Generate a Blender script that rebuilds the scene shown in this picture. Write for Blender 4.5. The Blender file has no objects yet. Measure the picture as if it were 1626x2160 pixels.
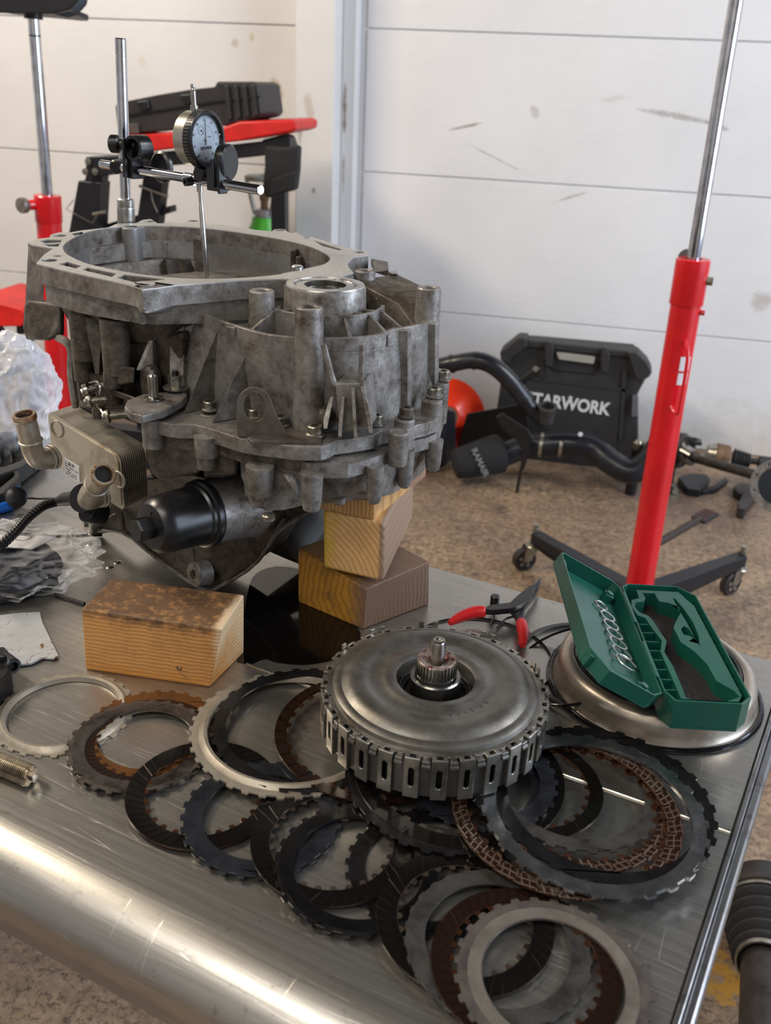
import bpy, bmesh, math, random
import numpy as np
from mathutils import Vector, Matrix, Euler, noise
from mathutils.geometry import tessellate_polygon
random.seed(7)
PI = math.pi
# ------------------------------------------------------------------ camera
FPX, CX, CY, CAMZ = 1960.0, 813.0, 1080.0, 1.32
_p = math.radians(25)
_dn = Vector((-.0455*FPX/math.tan(_p), FPX/math.tan(_p), FPX)).normalized()
UPc = -_dn
_wx = Vector((10143., 1350., -1960.)); _wx -= UPc*_wx.dot(UPc); _wx.normalize()
_wy = UPc.cross(_wx)
if _wy.z < 0: _wy = -_wy
R = Matrix((_wx, _wy, UPc))            # world = R @ camera vector (x right, y down, z forward)
CAM = Vector((0, 0, CAMZ))
def ray(px, py): return R @ Vector((px-CX, py-CY, FPX))
def P(px, py, z):
    v = ray(px, py); return CAM + v*((z-CAMZ)/v.z)
def PY(px, py, Y):
    v = ray(px, py); return CAM + v*(Y/v.y)
def proj(p):
    c = R.transposed() @ (Vector(p)-CAM); return (CX+FPX*c.x/c.z, CY+FPX*c.y/c.z)
S = bpy.context.scene
COL = S.collection
cd = bpy.data.cameras.new('camera'); cam = bpy.data.objects.new('camera', cd); COL.objects.link(cam)
cd.sensor_fit = 'HORIZONTAL'; cd.sensor_width = 36; cd.lens = FPX/1626*36
cd.clip_start = .02; cd.clip_end = 60
B = Matrix((R.col[0], -R.col[1], -R.col[2])).transposed()
cam.matrix_world = Matrix.Translation(CAM) @ B.to_4x4()
cd.dof.use_dof = True; cd.dof.focus_distance = .86; cd.dof.aperture_fstop = 13
S.camera = cam
S.view_settings.view_transform = 'Standard'; S.view_settings.look = 'None'
S.view_settings.gamma = 1; S.view_settings.exposure = 0.22
S.view_settings.use_curve_mapping = False
# ------------------------------------------------------------------ world and lamps
w = bpy.data.worlds.new('sky'); S.world = w; w.use_nodes = True
w.node_tree.nodes['Background'].inputs[0].default_value = (.62, .74, 1, 1)
w.node_tree.nodes['Background'].inputs[1].default_value = .5
def area(name, loc, target, sx, sy, power, col):
    l = bpy.data.lights.new(name, 'AREA'); l.shape = 'RECTANGLE'; l.size = sx; l.size_y = sy
    l.energy = power; l.color = col
    o = bpy.data.objects.new(name, l); COL.objects.link(o); o.location = loc
    o.rotation_euler = (Vector(target)-Vector(loc)).to_track_quat('-Z', 'Y').to_euler()
    return o
area('door_daylight', (3.9, .9, 1.9), (0, 1.6, .9), 3.0, 2.8, 150, (.72, .84, 1))
area('ceiling_lamp_warm', (-3.0, 1.3, 3.4), (-1.5, 2.9, .9), 1.5, .35, 110, (1, .86, .68))
area('ceiling_lamp_front', (-.85, -.55, 3.1), (-.4, .6, .8), 1.6, .22, 22, (1, .93, .84))
area('ceiling_lamp_back', (2.7, 1.9, 3.3), (.9, 3.4, .8), 1.6, .4, 62, (.95, .97, 1))
area('added_rear_fill', (-1.0, -1.9, 3.5), (-1.0, -3.3, 1.2), 1.8, .4, 55, (1, .92, .8))  # added unseen light, brightens the front wall that the table's rolled edge reflects
# ------------------------------------------------------------------ materials
def srgb(c):
    return tuple(((x/255)/12.92 if x/255 <= .04045 else ((x/255+.055)/1.055)**2.4) for x in c) + (1,)
class Mt:
    def __init__(s, name):
        s.m = bpy.data.materials.new(name); s.m.use_nodes = True
        s.t = s.m.node_tree; s.b = s.t.nodes['Principled BSDF']; s.x = None
    def n(s, ty, **kw):
        nd = s.t.nodes.new(ty)
        for k, v in kw.items(): setattr(nd, k, v)
        return nd
    def L(s, a, b): s.t.links.new(a, b)
    def co(s, world=False, scale=(1, 1, 1), rot=(0, 0, 0)):
        src = s.n('ShaderNodeNewGeometry').outputs['Position'] if world else s.n('ShaderNodeTexCoord').outputs['Object']
        mp = s.n('ShaderNodeMapping'); mp.inputs['Scale'].default_value = scale; mp.inputs['Rotation'].default_value = rot
        s.L(src, mp.inputs[0]); return mp.outputs[0]
    def noise(s, vec, sc, det=4, rough=.6, dist=0):
        nn = s.n('ShaderNodeTexNoise'); nn.inputs['Scale'].default_value = sc; nn.inputs['Detail'].default_value = det
        nn.inputs['Roughness'].default_value = rough; nn.inputs['Distortion'].default_value = dist
        s.L(vec, nn.inputs['Vector']); return nn.outputs['Fac']
    def ramp(s, fac, a, b, ca=(0, 0, 0, 1), cb=(1, 1, 1, 1)):
        r = s.n('ShaderNodeValToRGB'); e = r.color_ramp.elements
        e[0].position = a; e[1].position = b; e[0].color = ca; e[1].color = cb
        s.L(fac, r.inputs[0]); return r.outputs[0]
    def mix(s, fac, a, b, mode='MIX'):
        mx = s.n('ShaderNodeMix', data_type='RGBA', blend_type=mode)
        for i, v in ((0, fac), (6, a), (7, b)):
            if isinstance(v, (int, float)): mx.inputs[i].default_value = v
            elif isinstance(v, tuple): mx.inputs[i].default_value = v
            else: s.L(v, mx.inputs[i])
        return mx.outputs[2]
    def math(s, op, a, b=0, c=None):
        q = s.n('ShaderNodeMath', operation=op)
        for i, v in enumerate((a, b) if c is None else (a, b, c)):
            if isinstance(v, (int, float)): q.inputs[i].default_value = v
            else: s.L(v, q.inputs[i])
        return q.outputs[0]
    def bump(s, h, strength=.3, dist=.002):
        bp = s.n('ShaderNodeBump'); bp.inputs['Strength'].default_value = strength; bp.inputs['Distance'].default_value = dist
        s.L(h, bp.inputs['Height']); s.L(bp.outputs[0], s.b.inputs['Normal'])
    def col(s, v):
        if isinstance(v, tuple): s.b.inputs['Base Color'].default_value = v
        else: s.L(v, s.b.inputs['Base Color'])
    def set(s, rough=None, metal=None, **kw):
        for k, v in (('Roughness', rough), ('Metallic', metal)):
            if v is None: continue
            if isinstance(v, (int, float)): s.b.inputs[k].default_value = v
            else: s.L(v, s.b.inputs[k])
        for k, v in kw.items(): s.b.inputs[k.replace('_', ' ')].default_value = v
def simple(name, c, rough=.5, metal=0, c2=None, sc=40, lo=.4, hi=.7, bsc=0, bst=.2, coat=0, rv=0):
    k = Mt(name); k.set(rough, metal); base = srgb(c)
    v = k.co()
    if c2:
        f = k.ramp(k.noise(v, sc, 5, .65), lo, hi); k.col(k.mix(f, base, srgb(c2)))
    else:
        f = k.noise(v, sc, 3); k.col(k.mix(f, base, tuple(x*.82 for x in base[:3])+(1,)))
    if rv: k.L(k.math('ADD', k.math('MULTIPLY', k.noise(v, sc*1.7, 4), rv), rough-rv/2), k.b.inputs['Roughness'])
    if bsc: k.bump(k.noise(v, bsc, 4), bst, .001)
    if coat: k.b.inputs['Coat Weight'].default_value = coat; k.b.inputs['Coat Roughness'].default_value = .12
    return k.m
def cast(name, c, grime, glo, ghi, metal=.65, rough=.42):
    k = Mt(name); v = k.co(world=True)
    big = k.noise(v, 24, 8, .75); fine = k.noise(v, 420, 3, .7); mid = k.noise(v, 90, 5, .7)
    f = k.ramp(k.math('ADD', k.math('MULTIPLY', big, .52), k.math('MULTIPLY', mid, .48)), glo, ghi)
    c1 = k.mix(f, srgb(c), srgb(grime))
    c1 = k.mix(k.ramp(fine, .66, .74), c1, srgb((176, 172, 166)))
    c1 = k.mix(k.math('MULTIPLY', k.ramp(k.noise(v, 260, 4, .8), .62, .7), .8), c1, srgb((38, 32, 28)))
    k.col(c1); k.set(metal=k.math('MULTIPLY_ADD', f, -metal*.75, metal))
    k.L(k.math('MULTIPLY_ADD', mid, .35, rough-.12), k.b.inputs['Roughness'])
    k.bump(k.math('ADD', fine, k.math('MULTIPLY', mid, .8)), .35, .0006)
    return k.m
def wall_mat(name, base, stains):
    k = Mt(name); v = k.co(world=True)
    c = k.mix(k.ramp(k.noise(v, 2.2, 5, .6), .35, .75), srgb(base), srgb(tuple(int(x*.955) for x in base)))
    c = k.mix(k.math('MULTIPLY', k.ramp(k.noise(v, 9, 8, .8), .66, .74), .35), c, srgb((150, 140, 125)))
    c = k.mix(k.math('MULTIPLY', k.ramp(k.noise(k.co(world=True, scale=(1, 1, 1.6)), 38, 3, .7), .74, .78), .55), c, srgb((95, 85, 75)))
    d = k.n('ShaderNodeSeparateXYZ'); k.L(v, d.inputs[0])
    nz = k.noise(v, 22, 5, .75)
    # grime near the floor, a coating that belongs to the wall
    low = k.ramp(k.math('ADD', d.outputs[2], k.math('MULTIPLY', nz, .3)), .1, .42, (1, 1, 1, 1), (0, 0, 0, 1))
    c = k.mix(k.math('MULTIPLY', low, .55), c, srgb((158, 140, 112)))
    for (x, z, sx, sz, rot, amt, cc) in stains:
        dx = k.math('SUBTRACT', d.outputs[0], x); dz = k.math('SUBTRACT', d.outputs[2], z)
        cr, sr = math.cos(rot), math.sin(rot)
        a = k.math('ADD', k.math('MULTIPLY', dx, cr/sx), k.math('MULTIPLY', dz, sr/sx))
        b = k.math('ADD', k.math('MULTIPLY', dx, -sr/sz), k.math('MULTIPLY', dz, cr/sz))
        r = k.math('ADD', k.math('MULTIPLY', a, a), k.math('MULTIPLY', b, b))
        r = k.math('ADD', r, k.math('MULTIPLY', k.math('SUBTRACT', nz, .5), 3.4))
        m_ = k.ramp(r, .1, 1.1, (1, 1, 1, 1), (0, 0, 0, 1))
        c = k.mix(k.math('MULTIPLY', m_, amt), c, srgb(cc))
    k.col(c); k.set(.62)
    k.bump(k.math('ADD', k.noise(v, 60, 5, .7), k.math('MULTIPLY', k.noise(k.co(world=True, scale=(.3, 1, 6)), 12, 4, .7), .8)), .35, .003)
    return k.m
# ------------------------------------------------------------------ mesh helpers
MW = {}
def I4(): return Matrix.Identity(4)
def T(v): return Matrix.Translation(Vector(v))
def Rz(a): return Matrix.Rotation(a, 4, 'Z')
def Rx(a): return Matrix.Rotation(a, 4, 'X')
def Ry(a): return Matrix.Rotation(a, 4, 'Y')
def xf(g, M): return ([M @ Vector(v) for v in g[0]], g[1])
def join(*gs):
    V, F = [], []
    for v, f in gs:
        o = len(V); V += list(v); F += [tuple(i+o for i in q) for q in f]
    return (V, F)
def frame(o, z, xh=(1, 0, 0)):
    z = Vector(z).normalized(); x = Vector(xh); x = x - z*x.dot(z)
    if x.length < 1e-5: x = Vector((0, 1, 0)) - z*z.y
    x.normalize(); y = z.cross(x)
    M = Matrix((x, y, z)).transposed().to_4x4(); M.translation = Vector(o); return M
def box(sx, sy, sz, c=(0, 0, 0)):
    V = [Vector((c[0]+sx*i/2, c[1]+sy*j/2, c[2]+sz*k/2)) for k in (-1, 1) for j in (-1, 1) for i in (-1, 1)]
    return (V, [(0, 2, 3, 1), (4, 5, 7, 6), (0, 1, 5, 4), (2, 6, 7, 3), (0, 4, 6, 2), (1, 3, 7, 5)])
def poly_area(p): return sum(p[i][0]*p[(i+1) % len(p)][1]-p[(i+1) % len(p)][0]*p[i][1] for i in range(len(p)))/2
def prism(out, z0, z1, holes=(), out2=None):
    out = [Vector((p[0], p[1], 0)) for p in out]
    if poly_area(out) < 0:
        out.reverse()
        if out2: out2 = list(reversed(out2))
    hs = []
    for h in holes:
        h = [Vector((p[0], p[1], 0)) for p in h]
        if poly_area(h) > 0: h.reverse()
        hs.append(h)
    loops = [out]+hs
    tri = tessellate_polygon(loops)
    flat = [p for l in loops for p in l]; n = len(flat)
    bot = list(flat)
    if out2: bot = [Vector((p[0], p[1], 0)) for p in out2] + [p for l in hs for p in l]
    V = [Vector((p.x, p.y, z0)) for p in bot] + [Vector((p.x, p.y, z1)) for p in flat]
    F = []
    for t in tri:
        a, b, c = t
        if (flat[b]-flat[a]).cross(flat[c]-flat[a]).z < 0: b, c = c, b
        F.append((a+n, b+n, c+n)); F.append((c, b, a))
    o = 0
    for l in loops:
        m_ = len(l)
        for i in range(m_):
            j = (i+1) % m_; F.append((o+i, o+j, o+j+n, o+i+n))
        o += m_
    return (V, F)
def lathe(prof, n=48, closed=False):
    V, F, idx = [], [], []
    for r, z in prof:
        if r < 1e-6: idx.append([len(V)]*n); V.append(Vector((0, 0, z)))
        else:
            s = len(V); idx.append(list(range(s, s+n)))
            V += [Vector((r*math.cos(2*PI*i/n), r*math.sin(2*PI*i/n), z)) for i in range(n)]
    m_ = len(prof)
    for k in range(m_ if closed else m_-1):
        a, b = idx[k], idx[(k+1) % m_]
        for i in range(n):
            j = (i+1) % n; q = [a[i], a[j], b[j], b[i]]
            q = [x for e, x in enumerate(q) if x not in q[:e]]
            if len(q) > 2: F.append(tuple(q))
    return (V, F)
def cyl(r, h, n=24, r2=None, ch=0):
    r2 = r if r2 is None else r2
    if ch: return lathe([(0, 0), (r-ch, 0), (r, ch), (r2, h-ch), (r2-ch, h), (0, h)], n)
    return lathe([(0, 0), (r, 0), (r2, h), (0, h)], n)
def pipe(ro, ri, h, n=32): return lathe([(ri, 0), (ro, 0), (ro, h), (ri, h)], n, True)
def torus(R_, r, n=64, m_=10): return lathe([(R_+r*math.cos(2*PI*k/m_), r*math.sin(2*PI*k/m_)) for k in range(m_)], n, True)
def rod(a, b, r, n=20, r2=None, ch=0):
    a, b = Vector(a), Vector(b); return xf(cyl(r, (b-a).length, n, r2, ch), frame(a, b-a))
def tube(pts, r, n=12, closed=False):
    pts = [Vector(p) for p in pts]; m_ = len(pts)
    rs = r if isinstance(r, (list, tuple)) else [r]*m_
    V, F = [], []; nrm = None
    for i, p in enumerate(pts):
        if closed: t = pts[(i+1) % m_]-pts[i-1]
        else: t = pts[min(i+1, m_-1)]-pts[max(i-1, 0)]
        t.normalize()
        if nrm is None: nrm = t.orthogonal().normalized()
        nrm = (nrm - t*nrm.dot(t)).normalized(); bn = t.cross(nrm)
        V += [p + nrm*rs[i]*math.cos(2*PI*k/n) + bn*rs[i]*math.sin(2*PI*k/n) for k in range(n)]
    for i in range(m_ if closed else m_-1):
        j = (i+1) % m_
        for k in range(n):
            l = (k+1) % n; F.append((i*n+k, i*n+l, j*n+l, j*n+k))
    if not closed:
        F.append(tuple(range(n-1, -1, -1))); F.append(tuple((m_-1)*n+k for k in range(n)))
    return (V, F)
def smooth(pts, k=6):
    pts = [Vector(p) for p in pts]; out = []
    for i in range(len(pts)-1):
        p0, p1, p2, p3 = pts[max(i-1, 0)], pts[i], pts[i+1], pts[min(i+2, len(pts)-1)]
        for s in range(k):
            t = s/k
            out.append(.5*((2*p1)+(p2-p0)*t+(2*p0-5*p1+4*p2-p3)*t*t+(3*p1-p0-3*p2+p3)*t**3))
    out.append(pts[-1]); return out
def hull(pts):
    bm = bmesh.new()
    for p in pts: bm.verts.new(Vector(p))
    r = bmesh.ops.convex_hull(bm, input=bm.verts)
    dead = [v for v in bm.verts if not v.link_faces]
    bmesh.ops.delete(bm, geom=dead, context='VERTS')
    bm.verts.index_update()
    g = ([v.co.copy() for v in bm.verts], [tuple(v.index for v in f.verts) for f in bm.faces]); bm.free(); return g
def hexa(b4, t4):
    V = [Vector(p) for p in list(b4)+list(t4)]
    return (V, [(3, 2, 1, 0), (4, 5, 6, 7), (0, 1, 5, 4), (1, 2, 6, 5), (2, 3, 7, 6), (3, 0, 4, 7)])
def circ(cx, cy, r, n=20, ry=None, a0=0):
    ry = r if ry is None else ry
    return [(cx+r*math.cos(a0+2*PI*i/n), cy+ry*math.sin(a0+2*PI*i/n)) for i in range(n)]
def fin(a, b, c, t):
    a, b, c = Vector(a), Vector(b), Vector(c); nn = (b-a).cross(c-a).normalized()*t/2
    return hull([a+nn, b+nn, c+nn, a-nn, b-nn, c-nn])
def tag(o, label=None, cat=None, group=None, kind=None):
    for k, v in (('label', label), ('category', cat), ('group', group), ('kind', kind)):
        if v: o[k] = v
    return o
def reg(o, parent, M):
    COL.objects.link(o)
    if parent is not None:
        o.parent = parent; o.matrix_parent_inverse = MW[parent.name].inverted()
    o.matrix_basis = M; MW[o.name] = M
def mesh(name, g, m, ang=35):
    me = bpy.data.meshes.new(name); me.from_pydata([tuple(v) for v in g[0]], [], g[1])
    bm = bmesh.new(); bm.from_mesh(me); bmesh.ops.recalc_face_normals(bm, faces=bm.faces); bm.to_mesh(me); bm.free()
    for p in me.polygons: p.use_smooth = True
    me.set_sharp_from_angle(angle=math.radians(ang))
    me.materials.append(m); return me
def obj(name, g, m, parent=None, M=None, bevel=0, ang=35, seg=2):
    """g is in world space unless M is given (then in the space of M)"""
    if M is None:
        vs = g[0]; c = Vector([(min(v[i] for v in vs)+max(v[i] for v in vs))/2 for i in range(3)])
        g = ([Vector(v)-c for v in vs], g[1]); M = T(c)
    o = bpy.data.objects.new(name, mesh(name, g, m, ang)); reg(o, parent, M)
    if bevel:
        b = o.modifiers.new('bevel', 'BEVEL'); b.width = bevel; b.segments = seg; b.limit_method = 'ANGLE'; b.angle_limit = math.radians(32)
        b.use_clamp_overlap = True; b.harden_normals = True
    return o
def inst(src, parent, M, name=None):
    o = src.copy(); o.name = name or src.name.split('.')[0]
    o.parent = None; reg(o, parent, M); return o
def thing(name, label, cat, loc, group=None):
    o = bpy.data.objects.new(name, None); o.empty_display_size = .02
    reg(o, None, T(loc)); return tag(o, label, cat, group)
def struct(name, g, m, parent=None, **kw):
    o = obj(name, g, m, parent, **kw)
    if parent is None: o['kind'] = 'structure'
    return o
def text(name, s, size, m, parent, M, ext=.0002, align='CENTER', bold=0, sx=1):
    cu = bpy.data.curves.new(name, 'FONT'); cu.body = s; cu.size = size; cu.extrude = ext; cu.align_x = align; cu.align_y = 'CENTER'
    cu.offset = bold
    t = bpy.data.objects.new(name+'_tmp', cu); COL.objects.link(t)
    me = bpy.data.meshes.new_from_object(t.evaluated_get(bpy.context.evaluated_depsgraph_get()))
    bpy.data.objects.remove(t); bpy.data.curves.remove(cu)
    for v in me.vertices: v.co.x *= sx
    me.materials.clear(); me.materials.append(m); me.name = name
    o = bpy.data.objects.new(name, me); reg(o, parent, M); return o
def px_poly(pts, z): return [P(x, y, z) for x, y in pts]
# ------------------------------------------------------------------ material set
CAST = cast('cast_aluminium', (156, 153, 149), (60, 48, 38), .38, .62)
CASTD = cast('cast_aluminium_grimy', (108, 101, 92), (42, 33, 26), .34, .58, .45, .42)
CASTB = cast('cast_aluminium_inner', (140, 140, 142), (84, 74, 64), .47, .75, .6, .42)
CASTT = cast('machined_flange_face', (186, 184, 180), (120, 110, 98), .5, .8, .7, .36)
MACH = simple('machined_aluminium', (186, 186, 184), .3, .95, (140, 136, 130), 60, .45, .7, rv=.15)
CHROME = simple('chrome_rod', (205, 205, 208), .08, 1, (170, 170, 172), 30)
STEEL = simple('steel_bright', (176, 174, 170), .25, 1, (130, 124, 114), 50, .4, .7, rv=.2)
BOLT = simple('zinc_bolt', (150, 148, 138), .35, .85, (92, 84, 70), 160, .45, .65)
BLACKP = simple('black_plastic', (17, 17, 19), .32, 0, (26, 26, 28), 40, rv=.15)
BLACKS = simple('black_satin_metal', (30, 30, 33), .3, .1, (18, 18, 19), 60, rv=.2)
RUBBER = simple('black_rubber', (24, 24, 26), .55, 0, (40, 40, 42), 60)
GREYP = simple('dark_grey_plastic', (42, 42, 44), .5, 0, (54, 53, 52), 14)
REDP = simple('red_paint', (206, 8, 24), .3, 0, (176, 6, 18), 6, .4, .8, coat=.4)
REDC = simple('red_vinyl', (214, 34, 28), .45, 0, (180, 22, 20), 9, bsc=25, bst=.5)
GREEN = simple('green_plastic', (14, 74, 62), .36, 0, (20, 86, 72), 20, rv=.1)
WHITEP = simple('white_paper', (214, 214, 216), .7)
INK = simple('black_ink', (22, 22, 26), .5)
GLASSY = simple('black_gloss', (14, 14, 16), .12, 0)
HOLE = simple('bore_dark', (30, 28, 26), .6, .3)
# ------------------------------------------------------------------ setting
WY = 3.75
ST = [(-.30, 1.23, .022, .03, .3, .5, (120, 100, 70)), (-.55, 1.17, .07, .006, .25, .7, (120, 112, 96)),
      (.22, 1.24, .16, .012, -.12, .55, (120, 116, 104)), (.35, 1.215, .06, .01, -.3, .6, (110, 104, 96)), (-.42, 1.06, .16, .004, -.38, .5, (130, 120, 104)),
      (-.14, .94, .09, .006, .35, .5, (130, 122, 108)), (.62, .62, .05, .045, .2, .45, (140, 118, 100)), (-.02, 1.29, .05, .012, .2, .25, (150, 140, 120)),
      (-1.30, 1.27, .022, .05, .5, .8, (165, 142, 108)), (-1.47, 1.42, .02, .02, 0, .5, (150, 136, 108)), (-1.40, 1.44, .014, .02, 0, .6, (170, 150, 110)),
      (-1.86, 1.34, .02, .02, 0, .3, (190, 172, 140))]
WALLR = wall_mat('painted_concrete_white', (214, 214, 216), ST)
WALLW = wall_mat('painted_concrete_column', (208, 208, 208), [(-1.155, 1.12, .012, .07, 0, .8, (150, 132, 110)), (-1.12, 1.21, .02, .05, .2, .5, (170, 148, 120)),
      (-1.008, 1.21, .01, .10, 0, .85, (120, 100, 80)), (-1.008, .98, .007, .08, 0, .6, (140, 124, 106)), (-1.1, .92, .012, .014, 0, .7, (110, 104, 100))])
DARKR = simple('dark_roof_cladding', (40, 39, 38), .8, 0)
k = Mt('worn_floor'); v = k.co(world=True)
c = k.mix(k.ramp(k.noise(v, 5, 6, .7), .38, .62), srgb((152, 128, 102)), srgb((106, 88, 72)))
c = k.mix(k.ramp(k.noise(v, 34, 6, .75), .42, .62), c, srgb((164, 140, 114)))
c = k.mix(k.math('MULTIPLY', k.ramp(k.noise(v, 70, 6, .85), .50, .58), .85), c, srgb((70, 56, 46)))
c = k.mix(k.math('MULTIPLY', k.ramp(k.noise(v, 3.2, 5, .7), .60, .68), .75), c, srgb((46, 38, 34)))
c = k.mix(k.math('MULTIPLY', k.ramp(k.noise(v, 1.3, 3, .6), .50, .72), .5), c, srgb((92, 66, 60)))
d = k.n('ShaderNodeSeparateXYZ'); k.L(v, d.inputs[0])
c = k.mix(k.math('MULTIPLY', k.ramp(k.noise(v, .9, 3, .6), .42, .62), .6), c, k.mix(k.ramp(k.noise(v, 16, 6, .75), .4, .62), srgb((64, 54, 50)), srgb((112, 92, 84))))
dx = k.math('SUBTRACT', d.outputs[0], .36); dy = k.math('SUBTRACT', d.outputs[1], 1.17)
r = k.math('ADD', k.math('MULTIPLY', k.math('MULTIPLY', dx, dx), 260), k.math('MULTIPLY', k.math('MULTIPLY', dy, dy), 150))
r = k.math('ADD', r, k.math('MULTIPLY', k.math('SUBTRACT', k.noise(v, 30, 5, .8), .5), 5))
c = k.mix(k.ramp(r, .0, .5, (.8, .8, .8, 1), (0, 0, 0, 1)), c, srgb((172, 128, 30)))
k.col(c); k.L(k.ramp(k.noise(v, 7, 5, .7), .35, .7, (.32, .32, .32, 1), (.75, .75, .75, 1)), k.b.inputs['Roughness'])
k.bump(k.math('ADD', k.noise(v, 110, 4, .8), k.noise(v, 26, 5, .7)), .5, .004); FLOOR = k.m
struct('floor', box(9, 8.2, .1, (-.5, .6, -.05)), FLOOR)
# back wall: painted precast panels with recessed joints
wb = struct('wall_back', box(7.4, .16, 3.1, (-1.2, WY+.10, 1.55)), WALLR)
zj = [0, .464, .985, 1.486, 2.0, 2.52, 3.05]
k = 0
for (xa, xb) in ((-4.8, -1.175), (-.945, 2.45)):
    for i in range(6):
        g = box(xb-xa, .009, zj[i+1]-zj[i]-(.006 if zj[i] == 1.486 or zj[i+1] == 1.486 else .0035), ((xa+xb)/2, WY+.0165, (zj[i]+zj[i+1])/2))
        struct('panel', g, WALLR, wb, bevel=.0025)
cl = struct('trim_1', join(box(.152, .15, 3.1, (-1.098, WY-.075, 1.55)), box(.055, .07, 3.1, (-.995, WY-.022, 1.55))), WALLW, bevel=.006)
struct('wall_left', box(.1, 8.2, 4.2, (-4.85, .6, 2.1)), WALLR)
struct('wall_front', box(9, .1, 4.2, (-.5, -3.4, 2.1)), WALLR)
struct('wall_right', join(box(.1, 2.2, 4.2, (3.95, -2.3, 2.1)), box(.1, 1.8, 4.2, (3.95, 3.5, 2.1)), box(.1, 4, .9, (3.95, .7, 3.75))), WALLR)
struct('wall_upper', box(9, .1, 1.3, (-.5, WY+.08, 3.72)), DARKR)
struct('ceiling', box(9, 8.2, .1, (-.5, .6, 4.25)), DARKR)
# ------------------------------------------------------------------ work table
TZ = .85
U = Vector((math.cos(-.2515), math.sin(-.2515), 0)); V_ = Vector((-U.y, U.x, 0))
k = Mt('brushed_steel_sheet'); v0 = k.co(world=True, rot=(0, 0, .2515)); 
def sc_(s): 
    mp = k.n('ShaderNodeMapping'); mp.inputs['Scale'].default_value = s; k.L(v0, mp.inputs[0]); return mp.outputs[0]
st = k.noise(sc_((3, 160, 3)), 3, 5, .75); st2 = k.noise(sc_((1.2, 60, 1)), 6, 3, .6); big = k.noise(v0, 7, 5, .65)
scr = k.n('ShaderNodeTexVoronoi', feature='DISTANCE_TO_EDGE'); scr.inputs['Scale'].default_value = 9; 
mpv = k.n('ShaderNodeMapping'); mpv.inputs['Scale'].default_value = (.35, 9, 1); mpv.inputs['Rotation'].default_value = (0, 0, .25)
nzv = k.n('ShaderNodeTexNoise'); nzv.inputs['Scale'].default_value = 4; k.L(v0, nzv.inputs['Vector'])
k.L(k.mix(.03, v0, nzv.outputs['Color']), mpv.inputs[0]); k.L(mpv.outputs[0], scr.inputs['Vector'])
sline = k.math('MULTIPLY', k.ramp(scr.outputs['Distance'], 0, .007, (1, 1, 1, 1), (0, 0, 0, 1)), k.ramp(k.noise(v0, 18, 3), .48, .6))
mpw = k.n('ShaderNodeMapping'); mpw.inputs['Scale'].default_value = (9, .5, 1); mpw.inputs['Rotation'].default_value = (0, 0, .9)
scr2 = k.n('ShaderNodeTexVoronoi', feature='DISTANCE_TO_EDGE'); scr2.inputs['Scale'].default_value = 5
k.L(k.mix(.05, v0, nzv.outputs['Color']), mpw.inputs[0]); k.L(mpw.outputs[0], scr2.inputs['Vector'])
sline2 = k.math('MULTIPLY', k.ramp(scr2.outputs['Distance'], 0, .004, (1, 1, 1, 1), (0, 0, 0, 1)), k.ramp(k.noise(v0, 25, 3), .55, .66))
c = k.mix(k.ramp(big, .35, .7), srgb((176, 172, 165)), srgb((148, 146, 142)))
c = k.mix(k.math('MULTIPLY', k.ramp(st, .35, .7), .45), c, srgb((206, 204, 200)))
c = k.mix(k.math('MULTIPLY', k.ramp(k.noise(v0, 60, 5, .8), .60, .70), .5), c, srgb((92, 84, 76)))
c = k.mix(k.math('MULTIPLY', k.math('ADD', sline, sline2), .6), c, srgb((236, 234, 230)))
k.col(c); k.set(metal=.93)
k.L(k.math('ADD', k.math('MULTIPLY', st2, .12), k.math('MULTIPLY_ADD', big, .14, .20)), k.b.inputs['Roughness'])
k.b.inputs['Anisotropic'].default_value = .0
k.bump(k.math('ADD', st, k.math('MULTIPLY', k.math('ADD', sline, sline2), -1.2)), .22, .0004); TABLE = k.m
v1 = P(0, 1712, TZ)                    # where the top begins to roll over at the front
vf = v1.dot(V_); vb = P(905, 1195, TZ).dot(V_)
er = P(1610, 1540, TZ); ef = P(1415, 2150, TZ)
def uv(u, v, z=TZ): q = U*u + V_*v; q.z = z; return q
sk = ((er-ef).dot(U))/((er-ef).dot(V_))
def ue(v): return er.dot(U) + sk*(v-er.dot(V_))
def vz0(pts, z1, z0): return prism([P(q.x, q.y, z1) for q in smooth([(x, y, 0) for x, y in pts]+[(pts[0][0], pts[0][1], 0)], 4)[:-1]], z0, z1)
tb = thing('steel_workbench', 'steel topped workbench with rolled front edge under the gearbox and clutch plates', 'workbench', (-.35, .7, 0))
UL = -1.75
prof = [(vb, TZ)]
RR = .034
n_ = 18
prof = [(vb+.0, TZ-.03), (vb+.003, TZ-.004), (vb, TZ), (vf, TZ)]
for i in range(1, n_+1):
    a = (PI/2+.35)*i/n_; prof.append((vf-RR*1.25*math.sin(a), TZ-RR*(1-math.cos(a))))
a = prof[-1]; prof.append((a[0]+.012, a[1]-.03)); prof.append((a[0]+.03, a[1]-.034))
Vt = []; Ft = []
for (v, z) in prof:
    Vt.append(uv(UL, v, z)); Vt.append(uv(ue(v), v, z))
for (v, z) in prof:
    Vt.append(uv(UL, v, z-.0015) if z > TZ-.001 else uv(UL, v+.0015, z)); Vt.append(uv(ue(v), v, z-.0015) if z > TZ-.001 else uv(ue(v), v+.0015, z))
m_ = len(prof)
for i in range(m_-1):
    Ft.append((2*i, 2*i+1, 2*i+3, 2*i+2)); q = 2*m_; Ft.append((q+2*i, q+2*i+2, q+2*i+3, q+2*i+1))
    Ft.append((2*i, 2*i+2, q+2*i+2, q+2*i)); Ft.append((2*i+1, q+2*i+1, q+2*i+3, 2*i+3))
obj('table_top', (Vt, Ft), TABLE, tb, ang=50)
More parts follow.
